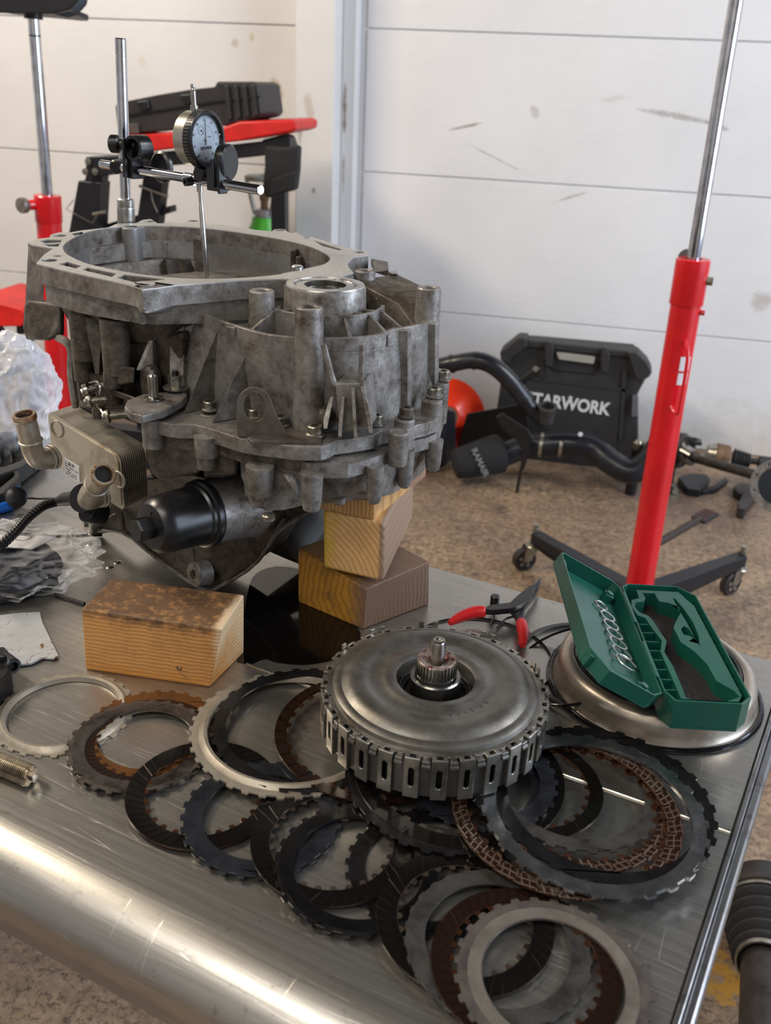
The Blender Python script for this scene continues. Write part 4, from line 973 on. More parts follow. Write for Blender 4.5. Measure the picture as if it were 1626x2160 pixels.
# crimped tabs where the cover locks into the sleeve
cr = None
for i in range(NL):
    a = da*(i+.5)
    g = join(box(.0034, .0050, .0032, (DR-.0018, 0, DH-.0030)), xf(cyl(.0018, .0052, 10), T((DR-.0008, .0026, DH-.0052)) @ Rx(PI/2)))
    if cr is None: cr = obj('crimped_tab', g, DRM, dr, DM @ Rz(a), bevel=.0009)
    else: inst(cr, dr, DM @ Rz(a))
# the dished cover with teeth at its edge
zc_ = DH
tp = []
for i in range(NL):
    a = da*i
    for f_, r in ((-.27, DR-.0002), (-.13, DR-.0002), (-.12, DR-.0045), (.12, DR-.0045), (.13, DR-.0002), (.27, DR-.0002), (.30, DR-.0038), (.42, DR-.0028), (.58, DR-.0028), (.70, DR-.0038)):
        t_ = a+da*f_; tp.append((r*math.cos(t_), r*math.sin(t_)))
obj('cover_teeth', prism(tp, zc_-.0022, zc_+.0002, [circ(0, 0, DR-.009, 96)]), DRS, dr, DM, bevel=.0004)
cvp = [(DR-.0072, zc_-.002), (DR-.0072, zc_+.0002), (DR-.008, zc_+.0028), (DR-.010, zc_+.0040), (DR-.0125, zc_+.0044), (DR-.0135, zc_+.0042), (DR-.015, zc_+.0052), (DR-.0178, zc_+.0072), (DR-.0215, zc_+.0080),
       (.047, zc_+.0080), (.0455, zc_+.0070), (.036, zc_+.0068), (.0345, zc_+.0078), (.0285, zc_+.0078), (.0262, zc_+.0066), (.0250, zc_+.003), (.0250, zc_-.008), (.0235, zc_-.008), (.0235, zc_-.012)]
obj('dished_cover', lathe(cvp, 128), DRM, dr, DM)
obj('hub_seal', join(xf(torus(.0238, .0012, 64, 8), T((0, 0, zc_-.002))), xf(torus(.0222, .0010, 64, 8), T((0, 0, zc_-.004)))), RUBBER, dr, DM)
obj('hub_bore', lathe([(.0245, zc_-.007), (.0, zc_-.007), (0, zc_-.009), (.0245, zc_-.009)], 48), HOLE, dr, DM)
hb = obj('hub_sleeve', lathe([(.0170, zc_-.0085), (.0170, zc_+.0085), (.0162, zc_+.0095), (.0140, zc_+.0095), (.0140, zc_-.0085)], 64, True), STEEL, dr, DM)
sp_ = []
for i in range(36): a = 2*PI*i/36; sp_.append(xf(box(.0018, .00125, .0105, (.0130, 0, zc_+.0165)), Rz(a)))
sg = obj('splined_gear', join(lathe([(0, zc_), (.0125, zc_), (.0125, zc_+.0215), (.0118, zc_+.022), (.0085, zc_+.0215), (.0060, zc_+.0195), (0, zc_+.0195)], 48)), DRM, dr, DM)
obj('spline_teeth', join(*sp_), STEEL, sg, DM)
REDM = simple('dark_red_marker', (84, 30, 34), .4, .4, (128, 116, 108), 190, .42, .55)
obj('red_paint_band', join(lathe([(.0062, zc_+.0198), (.0086, zc_+.0217), (.0119, zc_+.0222), (.0131, zc_+.0214), (.0133, zc_+.0195), (.0128, zc_+.0195), (.0118, zc_+.0212), (.0084, zc_+.0207)], 48, True)), REDM, sg, DM)
obj('input_shaft', lathe([(0, zc_+.018), (.0055, zc_+.018), (.0054, zc_+.0200), (.0052, zc_+.0220), (.0052, zc_+.0345), (.0045, zc_+.0362), (.0032, zc_+.0365), (.003, zc_+.0355), (0, zc_+.0355)], 40), STEEL, dr, DM)
# stamped number on the cover, read from behind as in the place
s_ = '0219713'
ENG = simple('stamped_mark', (84, 80, 76), .5, .6)
for i, ch in enumerate(s_+'20'):
    a = math.radians(-88+ i*7.2 + (4 if i > 6 else 0)); r = .0405
    Mt_ = DM @ T((0, 0, zc_+.00700)) @ Rz(a) @ T((r, 0, 0)) @ Rz(PI/2+PI)
    text('stamped_digit', ch, .0042, ENG, dr, Mt_, .00006)
# upright locking tabs
for a in (100, 108, 66, 72, 132, 138, 28, 33, 160): 
    aa = math.radians(a); obj('upright_tab', xf(box(.0016, .0038, .006, (DR-.0015, 0, DH+.0015)), Rz(aa)), DRS, dr, DM, bevel=.0004)
# ------------------------------------------------------------------ helpers for flat-fronted shapes
def sy(pts, Y, d, holes=()):
    """outline seen on the plane Y=const, extruded away from the camera by d"""
    A = [PY(x, y, Y) for x, y in pts]; H = [[PY(x, y, Y) for x, y in h] for h in holes]
    g = prism([(q.x, q.z) for q in A], 0, d, [[(q.x, q.z) for q in h] for h in H])
    return ([Vector((v.x, Y+v.z, v.y)) for v in g[0]], g[1])
def vz(pts, z1, z0, holes=()):
    """outline seen on the plane z=z1, extruded down to z0"""
    return prism(px_poly(pts, z1), z0, z1, [px_poly(h, z1) for h in holes])
def mid(*q): return sum((Vector(p) for p in q), Vector())/len(q)
# ------------------------------------------------------------------ dial indicator on its stand
ds = thing('indicator_stand', 'chrome post and cross arm of the indicator stand, clamped to the bell housing rim', 'stand', P(268, 472, ZR))
pbz = P(268, 474, ZR-.004); px_, py_ = pbz.x, pbz.y-.002
top = PY(254, 80, py_-.004)
pdir = (top-Vector((px_, py_, ZR-.004))).normalized(); pb0 = Vector((px_, py_, ZR-.006))
plen = (top-pb0).length
obj('post', xf(lathe([(0, .02), (.0061, .02), (.0061, plen-.018), (.0058, plen-.0178), (.0058, plen-.0172), (.0061, plen-.017), (.0061, plen-.0010), (.0052, plen), (0, plen)], 32), frame(pb0, pdir)), CHROME, ds)
slv = obj('knurled_sleeve', xf(lathe([(0, 0), (.0095, 0), (.0098, .001), (.0098, .022), (.0096, .0225), (.0098, .023), (.0098, .031), (.0085, .0325), (0, .0325)], 36), frame(pb0, pdir)), MACH, ds)
kn = [xf(box(.0006, .0007, .020, (.0098, 0, .0115)), frame(pb0, pdir) @ Rz(2*PI*i/40)) for i in range(40)]
obj('knurling', join(*kn), MACH, slv)
aL, aR = PY(214, 346, py_-.018), PY(550, 401, .895)
ad = (aR-aL).normalized()
obj('cross_arm', xf(lathe([(0, 0), (.0042, 0), (.0048, .0008), (.0048, (aR-aL).length-.0012), (.0042, (aR-aL).length), (0, (aR-aL).length)], 28), frame(aL, ad)), CHROME, ds)
def onarm(px):
    t_ = 0
    for i in range(200):
        q = aL+ad*(aR-aL).length*i/200
        if proj(q)[0] <= px: t_ = q
    return t_
cA = onarm(286); sd = ad.cross(pdir).normalized()
cl = obj('clamp_body', join(xf(box(.012, .016, .030, (0, -.001, .006)), frame(cA, pdir, ad)), xf(box(.004, .010, .040, (-.001, -.010, .012)), frame(cA, pdir, ad))), BLACKP, ds, bevel=.0012)
qk = PY(291, 312, cA.y-.006)
obj('clamp_ring', xf(lathe([(.0098, 0), (.0128, 0), (.0132, .001), (.0132, .018), (.012, .019), (.0098, .018)], 36, True), frame(qk+Vector((-.002, -.009, 0)), Vector((.35, 1, 0)))), BLACKS, ds)
obj('clamp_ring_web', xf(cyl(.010, .003, 30), frame(qk+Vector((.0, .001, 0)), Vector((.35, 1, 0)))), BLACKP, ds)
kq = PY(232, 303, cA.y-.002)
kn_ = obj('clamp_knob', xf(lathe([(0, 0), (.0075, 0), (.009, .0015), (.009, .0095), (.0075, .011), (.0045, .012), (.0045, .016), (0, .017)], 30), frame(kq, Vector((1, .12, 0)))), BLACKP, ds)
obj('knob_ribs', join(*[xf(box(.0007, .0009, .007, (.009, 0, .0055)), frame(kq, Vector((1, .12, 0))) @ Rz(2*PI*i/32)) for i in range(32)]), BLACKP, kn_)
obj('clamp_neck', rod(kq+Vector((.012, .001, 0)), kq+Vector((.028, .004, 0)), .0055, 20), BLACKP, ds)
cB = onarm(248); obj('arm_collar', xf(lathe([(0, 0), (.006, 0), (.0076, .0015), (.0076, .014), (.0065, .0155), (0, .0155)], 28), frame(cB+Vector((.001, -.009, 0)), Vector((.1, 1, .05)))), BLACKP, ds)
qh = onarm(318); obj('back_knob', xf(lathe([(0, 0), (.014, 0), (.0165, .002), (.0165, .006), (.012, .009), (0, .009)], 36), frame(qh+Vector((.004, .014, .004)), Vector((.5, 1, 0)))), BLACKP, ds)
cC = onarm(462)
obj('clamp_body', join(xf(box(.018, .015, .022, (0, -.001, .004)), frame(cC, Vector((0, 0, 1)), ad)), xf(box(.0035, .011, .034, (.009, -.003, .008)), frame(cC, Vector((0, 0, 1)), ad)), xf(box(.0035, .011, .026, (.0035, -.006, .010)), frame(cC, Vector((0, 0, 1)), ad))), BLACKP, ds, bevel=.001)
obj('clamp_dial_knob', xf(lathe([(0, 0), (.013, 0), (.0172, .001), (.0176, .004), (.0172, .0095), (.0155, .011), (0, .011)], 44), frame(onarm(462)+Vector((.001, .006, .020)), Vector((1, -.10, 0)))), BLACKS, ds)
# dial
YD = aR.lerp(aL, .42).y-.004
dt, db = PY(410, 198, YD-.004), PY(436, 590, YD+.006)
rd = (dt-db).normalized()
di = thing('dial_indicator', 'round dial indicator with white face and black bezel, held on the cross arm', 'dial gauge', PY(420, 292, YD))
nrm = Vector((.955, -.29, .04)).normalized(); nrm = (nrm-rd*nrm.dot(rd)).normalized()
fc_ = PY(437, 295, YD-.010)           # centre of the face
FM = Matrix((rd.cross(nrm), rd, nrm)).transposed().to_4x4(); FM.translation = fc_
if FM.col[0].xyz.dot(Vector((1, 0, 0))) < 0 and FM.col[0].xyz.dot(Vector((0, 1, 0))) < 0: pass
DRr = .0268
obj('case', xf(lathe([(0, -.024), (DRr-.003, -.024), (DRr-.001, -.022), (DRr-.001, -.006), (DRr-.004, -.004), (0, -.004)], 64), FM), simple('case_satin_steel', (186, 184, 172), .32, .85), di)
bz = obj('bezel', xf(lathe([(DRr-.0045, -.0010), (DRr-.003, .0012), (DRr-.001, .0014), (DRr+.0006, .0003), (DRr+.0006, -.0085), (DRr-.001, -.0088), (DRr-.0045, -.0088)], 72, True), FM), BLACKP, di)
obj('bezel_ribs', xf(join(*[xf(box(.0009, .0011, .006, (DRr+.0006, 0, -.0045)), Rz(2*PI*i/56)) for i in range(56)]), FM), simple('bezel_rib_grey', (74, 74, 74), .4), bz)
face = obj('dial_face', xf(cyl(DRr-.0042, .0006, 64), FM @ T((0, 0, -.0034))), simple('dial_face_white', (214, 224, 236), .35), di)
tk = []
for i in range(100):
    a = 2*PI*i/100; l_ = .0030 if i % 10 == 0 else (.0022 if i % 5 == 0 else .0015)
    tk.append(xf(box(.00022, l_, .00012, (0, DRr-.0050-l_/2, -.0027)), Rz(-a)))
obj('scale_marks', xf(join(*tk), FM), INK, face)
obj('scale_arc', xf(join(*[xf(box(.0011, .00018, .0001, (0, .0135, -.0027)), Rz(-2*PI*i/64)) for i in range(18)]), FM), INK, face)
for i in range(10):
    a = 2*PI*i/10; s_ = str(i*10) if i else '0'
    text('scale_number', s_, .0034, INK, face, FM @ T((.0178*math.sin(a), .0178*math.cos(a), -.0027)), .00005)
text('lettering', 'GEDORE', .0038, INK, face, FM @ T((-.0008, -.0080, -.0027)), .00006, bold=.00012)
obj('logo_mark', xf(prism([(0, 0), (.0016, .0003), (.0022, .0026), (.0004, .0026)], 0, .0001), FM @ T((.0072, -.0094, -.0027))), INK, face)
text('lettering', '0.01 mm', .0016, INK, face, FM @ T((.0068, .0022, -.0027)), .00004); text('lettering', 'shockproof', .0013, INK, face, FM @ T((-.0095, -.0012, -.0027)), .00004) if False else None
sm = (-.0052, .0088)
obj('small_scale', xf(join(xf(pipe(.0044, .0042, .0001, 36), T((sm[0], sm[1], -.0027))), *[xf(box(.00018, .0009, .0001, (0, .0037, 0)), T((sm[0], sm[1], -.00265)) @ Rz(2*PI*i/10)) for i in range(10)]), FM), INK, face)
obj('small_needle', xf(join(xf(box(.0004, .0042, .0002, (0, .0018, 0)), T((sm[0], sm[1], -.0023)) @ Rz(-2.45)), xf(cyl(.0007, .0004, 12), T((sm[0], sm[1], -.0024)))), FM), INK, di)
obj('needle', xf(join(prism([(-.0004, -.004), (.0004, -.004), (.00022, .0190), (-.00022, .0190)], -.0018, -.0015), box(.001, .004, .0003, (0, -.003, -.00165))), FM @ Rz(-.04)), INK, di)
obj('needle_hub', xf(lathe([(0, .0006), (.0012, .0003), (.0015, -.0004), (.0015, -.001), (0, -.001)], 24), FM @ T((0, 0, -.001))), MACH, di)
gk = Mt('dial_glass'); gk.set(.03); gk.b.inputs['Transmission Weight'].default_value = 1; gk.b.inputs['IOR'].default_value = 1.08
obj('crystal', xf(lathe([(0, .0012), (.014, .0009), (DRr-.0045, -.0006), (DRr-.0045, -.0010), (.014, .0005), (0, .0008)], 56, True) if False else lathe([(0, .0010), (.012, .0008), (DRr-.0046, -.0004), (DRr-.0046, -.0007), (.012, .0005), (0, .0007)], 56), FM), gk.m, di)
for s_ in (.75, -.72, -1.25):
    obj('tolerance_hand', xf(box(.0011, .0035, .0003, (0, DRr-.0055, -.0012)), FM @ Rz(-s_*PI*.6)), WHITEP if s_ != -1.25 else INK, di)
bc_ = fc_-nrm*.014
t0 = bc_+rd*(DRr-.002)
obj('upper_stem', xf(join(cyl(.0038, .006, 20), xf(cyl(.0026, .013, 18), T((0, 0, .006))), xf(lathe([(0, 0), (.0022, 0), (.0024, .0012), (.0018, .0024), (.0024, .0032), (.0024, .005), (.002, .0064), (0, .0066)], 18), T((0, 0, .019)))), frame(t0, rd)), STEEL, di)
t1 = bc_-rd*(DRr-.002); tgt = PY(436, 588, bc_.y-.002)
tl_ = (t1-tgt).length+.008; ax_ = (tgt-t1).normalized()
obj('lower_stem', xf(join(cyl(.0044, .014, 20), xf(cyl(.0033, .012, 20), T((0, 0, .014)))), frame(t1, ax_)), STEEL, di)
obj('probe_rod', xf(lathe([(0, .02), (.0021, .02), (.0021, .040), (.0026, .041), (.0030, tl_-.028), (.0024, tl_-.002), (0, tl_)], 18), frame(t1, ax_)), STEEL, di)
obj('swivel_cap', xf(lathe([(0, 0), (.0062, 0), (.0070, .001), (.0070, .012), (0, .012)], 28), frame(PY(417, 368, YD-.020), Vector((.35, 1, 0)))), BLACKP, ds)
obj('swivel_sleeve', xf(lathe([(0, 0), (.0052, 0), (.0062, .001), (.0062, .014), (0, .014)], 28), frame(onarm(394), ad)), CHROME, ds)
obj('clamp_screw', xf(lathe([(0, .002), (.0022, .002), (.0022, 0), (.0042, 0), (.0044, .008), (0, .008)], 24), frame(PY(390, 384, YD-.018), Vector((.6, 1, .1)))), BLACKP, ds)
# ------------------------------------------------------------------ pan with seals, spring rings, green tool case
PANM = pmat('pressed_pan_steel', (184, 172, 158), (160, 150, 138), .32, .9)
pn = thing('pressed_pan', 'round pressed steel cover lying under the open green case', 'cover', (panc.x, panc.y, TZ))
PMx = T((panc.x, panc.y, TZ)); r = PANR
obj('pan_body', lathe([(r-.001, .0015), (r-.003, .004), (r-.005, .010), (r-.006, .018), (r-.008, .0235), (r-.0115, .0262), (r-.016, .027), (r-.0185, .0262), (r-.020, .024), (r-.0225, .024), (r-.026, .027), (r-.034, .0305), (r-.050, .032), (.02, .0325), (0, .0325)], 112), PANM, pn, PMx)
obj('rim_seal', join(torus(r-.0006, .0021, 112, 10), xf(torus(r+.0012, .0014, 112, 8), T((0, 0, -.0006)))), GLASSY, pn, PMx @ T((0, 0, .0021)))
obj('groove_seal', xf(torus(r-.0212, .0018, 96, 10), T((0, 0, .0252))), GLASSY, pn, PMx)
PN = TZ+.0325
def lring(px, py, z, R_, r_, m, name, label, cat, tilt=(0, 0, 1), sq=False, a0=0, a1=2*PI, grp=None):
    c_ = P(px, py, z); M = frame((c_.x, c_.y, z), tilt)
    if a1-a0 < 2*PI-.01: g = tube([(R_*math.cos(a0+(a1-a0)*i/90), R_*math.sin(a0+(a1-a0)*i/90), 0) for i in range(91)], r_, 8)
    elif sq: g = lathe([(R_-r_, -r_*.6), (R_+r_, -r_*.6), (R_+r_, r_*.6), (R_-r_, r_*.6)], 112, True)
    else: g = torus(R_, r_, 112, 8)
    return tag(obj(name, g, m, None, M, bevel=.0003 if sq else 0), label, cat, grp)
GREYR = simple('grey_seal_ring', (66, 66, 66), .35, .3)
lring(1258, 1405, TZ+.0016, .0700, .0022, GREYR, 'seal_ring', 'flat dark grey ring lying half under the pressed pan, left side', 'seal ring', sq=True)
lring(1010, 1385, TZ+.0012, .0665, .0010, BLACKS, 'snap_ring', 'thin black snap ring lying behind the clutch drum near the pliers', 'snap ring', a0=-.9, a1=4.9)
lring(1215, 1400, TZ+.0125, .055, .0012, GLASSY, 'rubber_o_ring', 'thin glossy black o-ring leaning on the left shoulder of the pan', 'seal ring', tilt=(-.38, -.08, 1))
# case
cz_ = PN+.0305; zb_ = PN+.0010
A_ = P(1310, 1222, cz_); B__ = P(1410, 1468, cz_); L = (A_-B__).length; ex = (A_-B__).normalized(); ey = Vector((-ex.y, ex.x, 0))*-1
Wd = .0655
GMx = Matrix((ey, ex, Vector((0, 0, 1)))).transposed().to_4x4(); GMx.translation = Vector((B__.x, B__.y, zb_))
H_ = cz_-zb_-.004
cs = thing('green_tool_case', 'open green plastic tool case lying on the pressed pan, empty foam-lined tray', 'tool case', (B__.x, B__.y, zb_))
ch = .010
outl = [(0, .012), (.006, 0), (Wd-.010, 0), (Wd, .010), (Wd, L-.016), (Wd-.014, L), (.006, L), (0, L-.006)]
def inset(p, d):
    n = len(p); s = 1 if poly_area(p) > 0 else -1; o = []
    for i in range(n):
        a, b, c = Vector(p[i-1]), Vector(p[i]), Vector(p[(i+1) % n]); e1 = (b-a).normalized(); e2 = (c-b).normalized()
        n1 = Vector((-e1.y, e1.x))*s; n2 = Vector((-e2.y, e2.x))*s; m_ = (n1+n2); m_ = m_/max(m_.dot(n1), .3); o.append((b.x+m_.x*d, b.y+m_.y*d))
    return o
h0 = H_
obj('tray_shell', join(prism(outl, 0, .0018), prism(outl, .0018, h0, [inset(outl, .0016)])), GREEN, cs, GMx, bevel=.0005)
# moulded insert: cavity with a wavy outline; ribs show either side
cav = [(.016, .008), (.020, .006), (.046, .006), (.058, .012), (.056, .020), (.046, .032), (.045, .055), (.040, .072), (.032, .086), (.0315, .108), (.036, .118), (.040, .126), (.0445, .134), (.0445, .144), (.038, .150), (.030, .152), (.029, .160), (.029, L-.012),
       (.018, L-.012), (.0185, .156), (.015, .150), (.0080, .148), (.0055, .140), (.0075, .131), (.014, .126), (.0165, .118), (.018, .104), (.0205, .086), (.0145, .070), (.0165, .050), (.0165, .020)]
lens = [(.0465, .080), (.050, .098), (.051, .118), (.049, .140), (.0455, .158), (.0435, .160), (.0440, .140), (.0455, .118), (.0458, .098)]
rest = [(.0375, .098), (.0425, .096), (.046, .090), (.0445, .108), (.0415, .112), (.0375, .107)]
ins = inset(outl, .004); 
body = [(.012, .006), (.0115, .07), (.0165, .086), (.013, .104), (.0105, .122), (.0045, .126), (.0025, .140), (.0050, .152), (.0125, .156), (.0135, L-.007), (.052, L-.007), (.0555, L-.02), (.0595, L-.03), (.0600, .014), (.055, .006)]
obj('moulded_insert', prism(body, .004, h0-.0022, [cav, lens, rest]), GREEN, cs, GMx, bevel=.0006)
k = Mt('black_foam'); fv = k.co(); sf = k.noise(fv, 900, 2, .5)
k.col(k.mix(k.ramp(sf, .68, .72), srgb((38, 34, 34)), srgb((150, 140, 130)))); k.set(.9); k.bump(sf, .6, .0008)
obj('foam', prism(inset(cav, -.0004), .0019, .010), k.m, cs, GMx)
for y in [.018+.0135*i for i in range(12)]:
    if y < .12: obj('stiffening_rib', box(.0125, .0010, h0-.006, (.0072, y, (h0)/2)), GREEN, cs, GMx)
for y in [.028+.012*i for i in range(12)]: obj('stiffening_rib', box(.0042, .0010, h0-.008, (.0625, y, h0/2-.001)), GREEN, cs, GMx)
# lid, hinged on the left edge and swung open
hz = h0-.001
lidp = [(0, .010), (.010, 0), (Wd-.014, 0), (Wd, .020), (Wd, L-.004), (Wd-.004, L), (.006, L), (0, L-.006)]
best = None
for i in range(200):
    ph = math.radians(20+i*.8)          # angle of the lid above the leftward horizontal
    q = GMx @ Vector((-math.cos(ph)*Wd, L, hz+math.sin(ph)*Wd)); p_ = proj(q); e = (p_[0]-1172)**2+(p_[1]-1150)**2
    if best is None or e < best[0]: best = (e, ph, p_)
ph = best[1]
LM = GMx @ T((-.001, 0, hz)) @ Ry(-(PI-ph)) if False else GMx @ Matrix(((-math.cos(ph), 0, math.sin(ph), -.0012), (0, 1, 0, 0), (math.sin(ph), 0, math.cos(ph), hz), (0, 0, 0, 1)))
# local x runs up the lid, local z is its inside normal
LH = .014
lid = obj('lid', join(prism(lidp, -LH, -LH+.0016), prism(lidp, -LH+.0016, 0, [inset(lidp, .0015)])), GREEN, cs, LM, bevel=.0005)
for y in (.014, .1, L-.02): obj('lid_clip', box(.004, .012, LH*.8, (Wd-.003, y+.004, -LH*.55)), GREEN, lid, LM, bevel=.0005)
for y in (.016, L-.022): obj('lid_post', join(box(.008, .009, .008, (.012, y, -LH+.005)), xf(cyl(.0033, .0018, 16), T((.012, y, -LH+.009)))), GREEN, lid, LM, bevel=.0006)
obj('hinge', xf(cyl(.0016, .05, 12), T((-.0008, .03, hz)) @ Rx(-PI/2)), GREEN, cs, GMx); obj('hinge', xf(cyl(.0016, .05, 12), T((-.0008, .11, hz)) @ Rx(-PI/2)), GREEN, cs, GMx)
# circlips lying in the lid
desc = ['topmost small silver circlip in the open green lid', 'second silver circlip from the top of the green lid', 'silver circlip third down in the green lid, overlapped on both sides', 'silver circlip in the middle of the row in the green lid', 'fifth silver circlip down the row in the green lid', 'large silver circlip second from the bottom of the green lid', 'lowest silver circlip in the green lid, largest of the row']
rr_ = [.0062, .0066, .0068, .0072, .0078, .0086, .0092]
for i in range(7):
    y = .135-.0145*i; rr = rr_[i]
    M = LM @ T((.018+(.004 if i == 0 else 0), y, -LH+.0030+.0003*i)) @ Rz(.6+i*.5) @ Rx(.06)
    g = join(lathe([(rr-.0009, -.0005), (rr+.0009, -.0005), (rr+.0009, .0005), (rr-.0009, .0005)], 40, True)) if i not in (0, 6) else tube([(rr*math.cos(.3+5.7*j/50), rr*math.sin(.3+5.7*j/50), .0001*j/5) for j in range(51)], .0009, 8)
    tag(obj('circlip', g, MACH, None, M), desc[i], 'circlip', 'circlips in the green lid')
# ------------------------------------------------------------------ circlip pliers
pz = TZ+.018
pr_ = thing('circlip_pliers', 'black circlip pliers with red handle grips behind the clutch drum', 'pliers', P(1060, 1300, TZ))
obj('jaw', join(vz([(1018, 1285), (1030, 1276), (1075, 1270), (1090, 1256), (1115, 1236), (1125, 1232), (1130, 1240), (1120, 1256), (1100, 1274), (1082, 1283), (1040, 1287)], pz, pz-.006)), BLACKS, pr_, bevel=.001)
obj('jaw', join(vz([(1076, 1284), (1100, 1274), (1128, 1240), (1136, 1222), (1141, 1222), (1138, 1236), (1130, 1254), (1108, 1280), (1104, 1300), (1108, 1312), (1092, 1312), (1086, 1296)], pz-.0065, pz-.012)), BLACKS, pr_, bevel=.001)
obj('jaw_tip', tube([P(1124, 1238, pz-.002), P(1140, 1221, pz-.002)], [.0022, .0008], 8), BLACKS, pr_)
obj('pivot', xf(cyl(.0045, .013, 20, ch=.0006), T(P(1042, 1281, pz-.0125)+Vector((0, 0, 0)))), BLACKP, pr_)
REDG = simple('red_rubber_grip', (214, 30, 34), .4, 0, (186, 24, 28), 30)
obj('grip', tube(smooth([P(948, 1314, pz-.009), P(975, 1300, pz-.007), P(1005, 1291, pz-.005), P(1025, 1291, pz-.004)], 4), [.0028, .0035, .0042, .005, .0052, .0056, .0058, .006, .006, .006, .0058, .0055, .004], 12), REDG, pr_)
obj('grip', tube(smooth([P(1098, 1310, pz-.008), P(1103, 1330, pz-.009), P(1104, 1345, pz-.010), P(1102, 1362, pz-.012)], 4), [.004, .0052, .0055, .0056, .0056, .0055, .0052, .005, .0048, .0045, .004, .0036, .003], 12), REDG, pr_)
obj('return_spring', tube(smooth([P(1040, 1284, pz-.012), P(1042, 1300, TZ+.003), P(1035, 1318, TZ+.0015)], 5), .0010, 8), BLACKP, pr_)
obj('return_spring', tube(smooth([P(1098, 1300, pz-.012), P(1070, 1304, TZ+.003), P(1048, 1325, TZ+.0015)], 5), .0010, 8), BLACKP, pr_)
# ------------------------------------------------------------------ tap tool and connector on the left
ta, tb_ = P(-30, 1600, TZ+.008), P(66, 1638, TZ+.008)
tp_ = thing('thread_tap', 'silver fluted thread tap lying at the left front of the bench', 'tap', mid(ta, tb_)-Vector((0, 0, .008)))
ln_ = (tb_-ta).length; fl_ = []
prf = []
for i in range(24):
    a = 2*PI*i/24; rr = .0074 if (i % 6) in (1, 2, 3, 4) else .0050; prf.append((rr*math.cos(a), rr*math.sin(a)))
TM_ = frame(ta, tb_-ta)
obj('tap_body', xf(prism(prf, 0, ln_), TM_), simple('tap_steel', (176, 164, 142), .3, .85, (110, 92, 68), 60), tp_, bevel=.0004)
obj('cutting_thread', xf(join(*[xf(prism([(x*1.09, y*1.09) for x, y in prf], 0, .0008), T((0, 0, .002+i*.0017))) for i in range(int(ln_/.0017)-2)]), TM_), simple('tap_thread_steel', (164, 154, 134), .3, .85, (86, 72, 56), 90), tp_)
obj('tap_square', xf(box(.004, .004, .004, (0, 0, ln_+.001)), TM_), STEEL, tp_, bevel=.0004)
cn = thing('black_connector', 'black plastic pipe connector at the left edge of the bench', 'connector', P(5, 1420, TZ))
obj('connector_body', vz([(-40, 1370), (8, 1362), (18, 1372), (20, 1392), (22, 1408), (8, 1430), (-40, 1470)], TZ+.022, TZ+.001), BLACKP, cn, bevel=.002)
q = P(23, 1402, TZ+.018); obj('connector_port', xf(lathe([(.0042, -.012), (.0068, -.012), (.0068, .004), (.0060, .005), (.0042, .005)], 24, True), frame(q, (.8, -.5, .1))), BLACKP, cn)
obj('port_bore', xf(cyl(.0043, .0005, 20), frame(q, (.8, -.5, .1))), HOLE, cn)
obj('connector_latch', vz([(-20, 1362), (6, 1366), (10, 1384), (-20, 1384)], TZ+.028, TZ+.0215), BLACKP, cn, bevel=.0015)
tag(obj('black_rod', rod(P(116, 1254, TZ+.002), P(178, 1274, TZ+.002), .0019, 10), BLACKP), 'short thin black rod on the bench beside the front wood block', 'rod')
# hose and cables
hp = smooth([P(-60, 1190, .900), P(-10, 1160, .903), P(30, 1124, .905), P(55, 1096, .906), P(90, 1068, .905), P(122, 1058, .902), PY(140, 1052, .79), PY(172, 1049, .785)], 26)
hs = thing('corrugated_hose', 'black corrugated cable conduit running from the gearbox to the left edge', 'conduit', P(-10, 1160, TZ))
obj('conduit', tube(hp, [(.0050 if (i % 4) < 2 else .0042) for i in range(len(hp))], 12), BLACKP, hs, ang=60)
obj('rubber_boot', tube([PY(126, 1057, .794), PY(136, 1053, .791), PY(168, 1049, .786), PY(180, 1049, .784)], [.0055, .0072, .0078, .0082], 20), RUBBER, hs)
tag(obj('cable', tube(smooth([P(-30, 1052, .856), P(40, 1050, .858), P(100, 1052, .862), P(150, 1052, .88)], 8), .0016, 8), BLACKP), 'thin black cable behind the corrugated hose', 'cable')
tag(obj('cable', tube(smooth([P(-30, 1108, .884), P(30, 1124, .892), P(90, 1130, .880), P(150, 1131, .860), P(215, 1128, .8525)], 8), .0017, 8), BLACKP), 'thin black cable crossing over the clear plastic bag', 'cable')
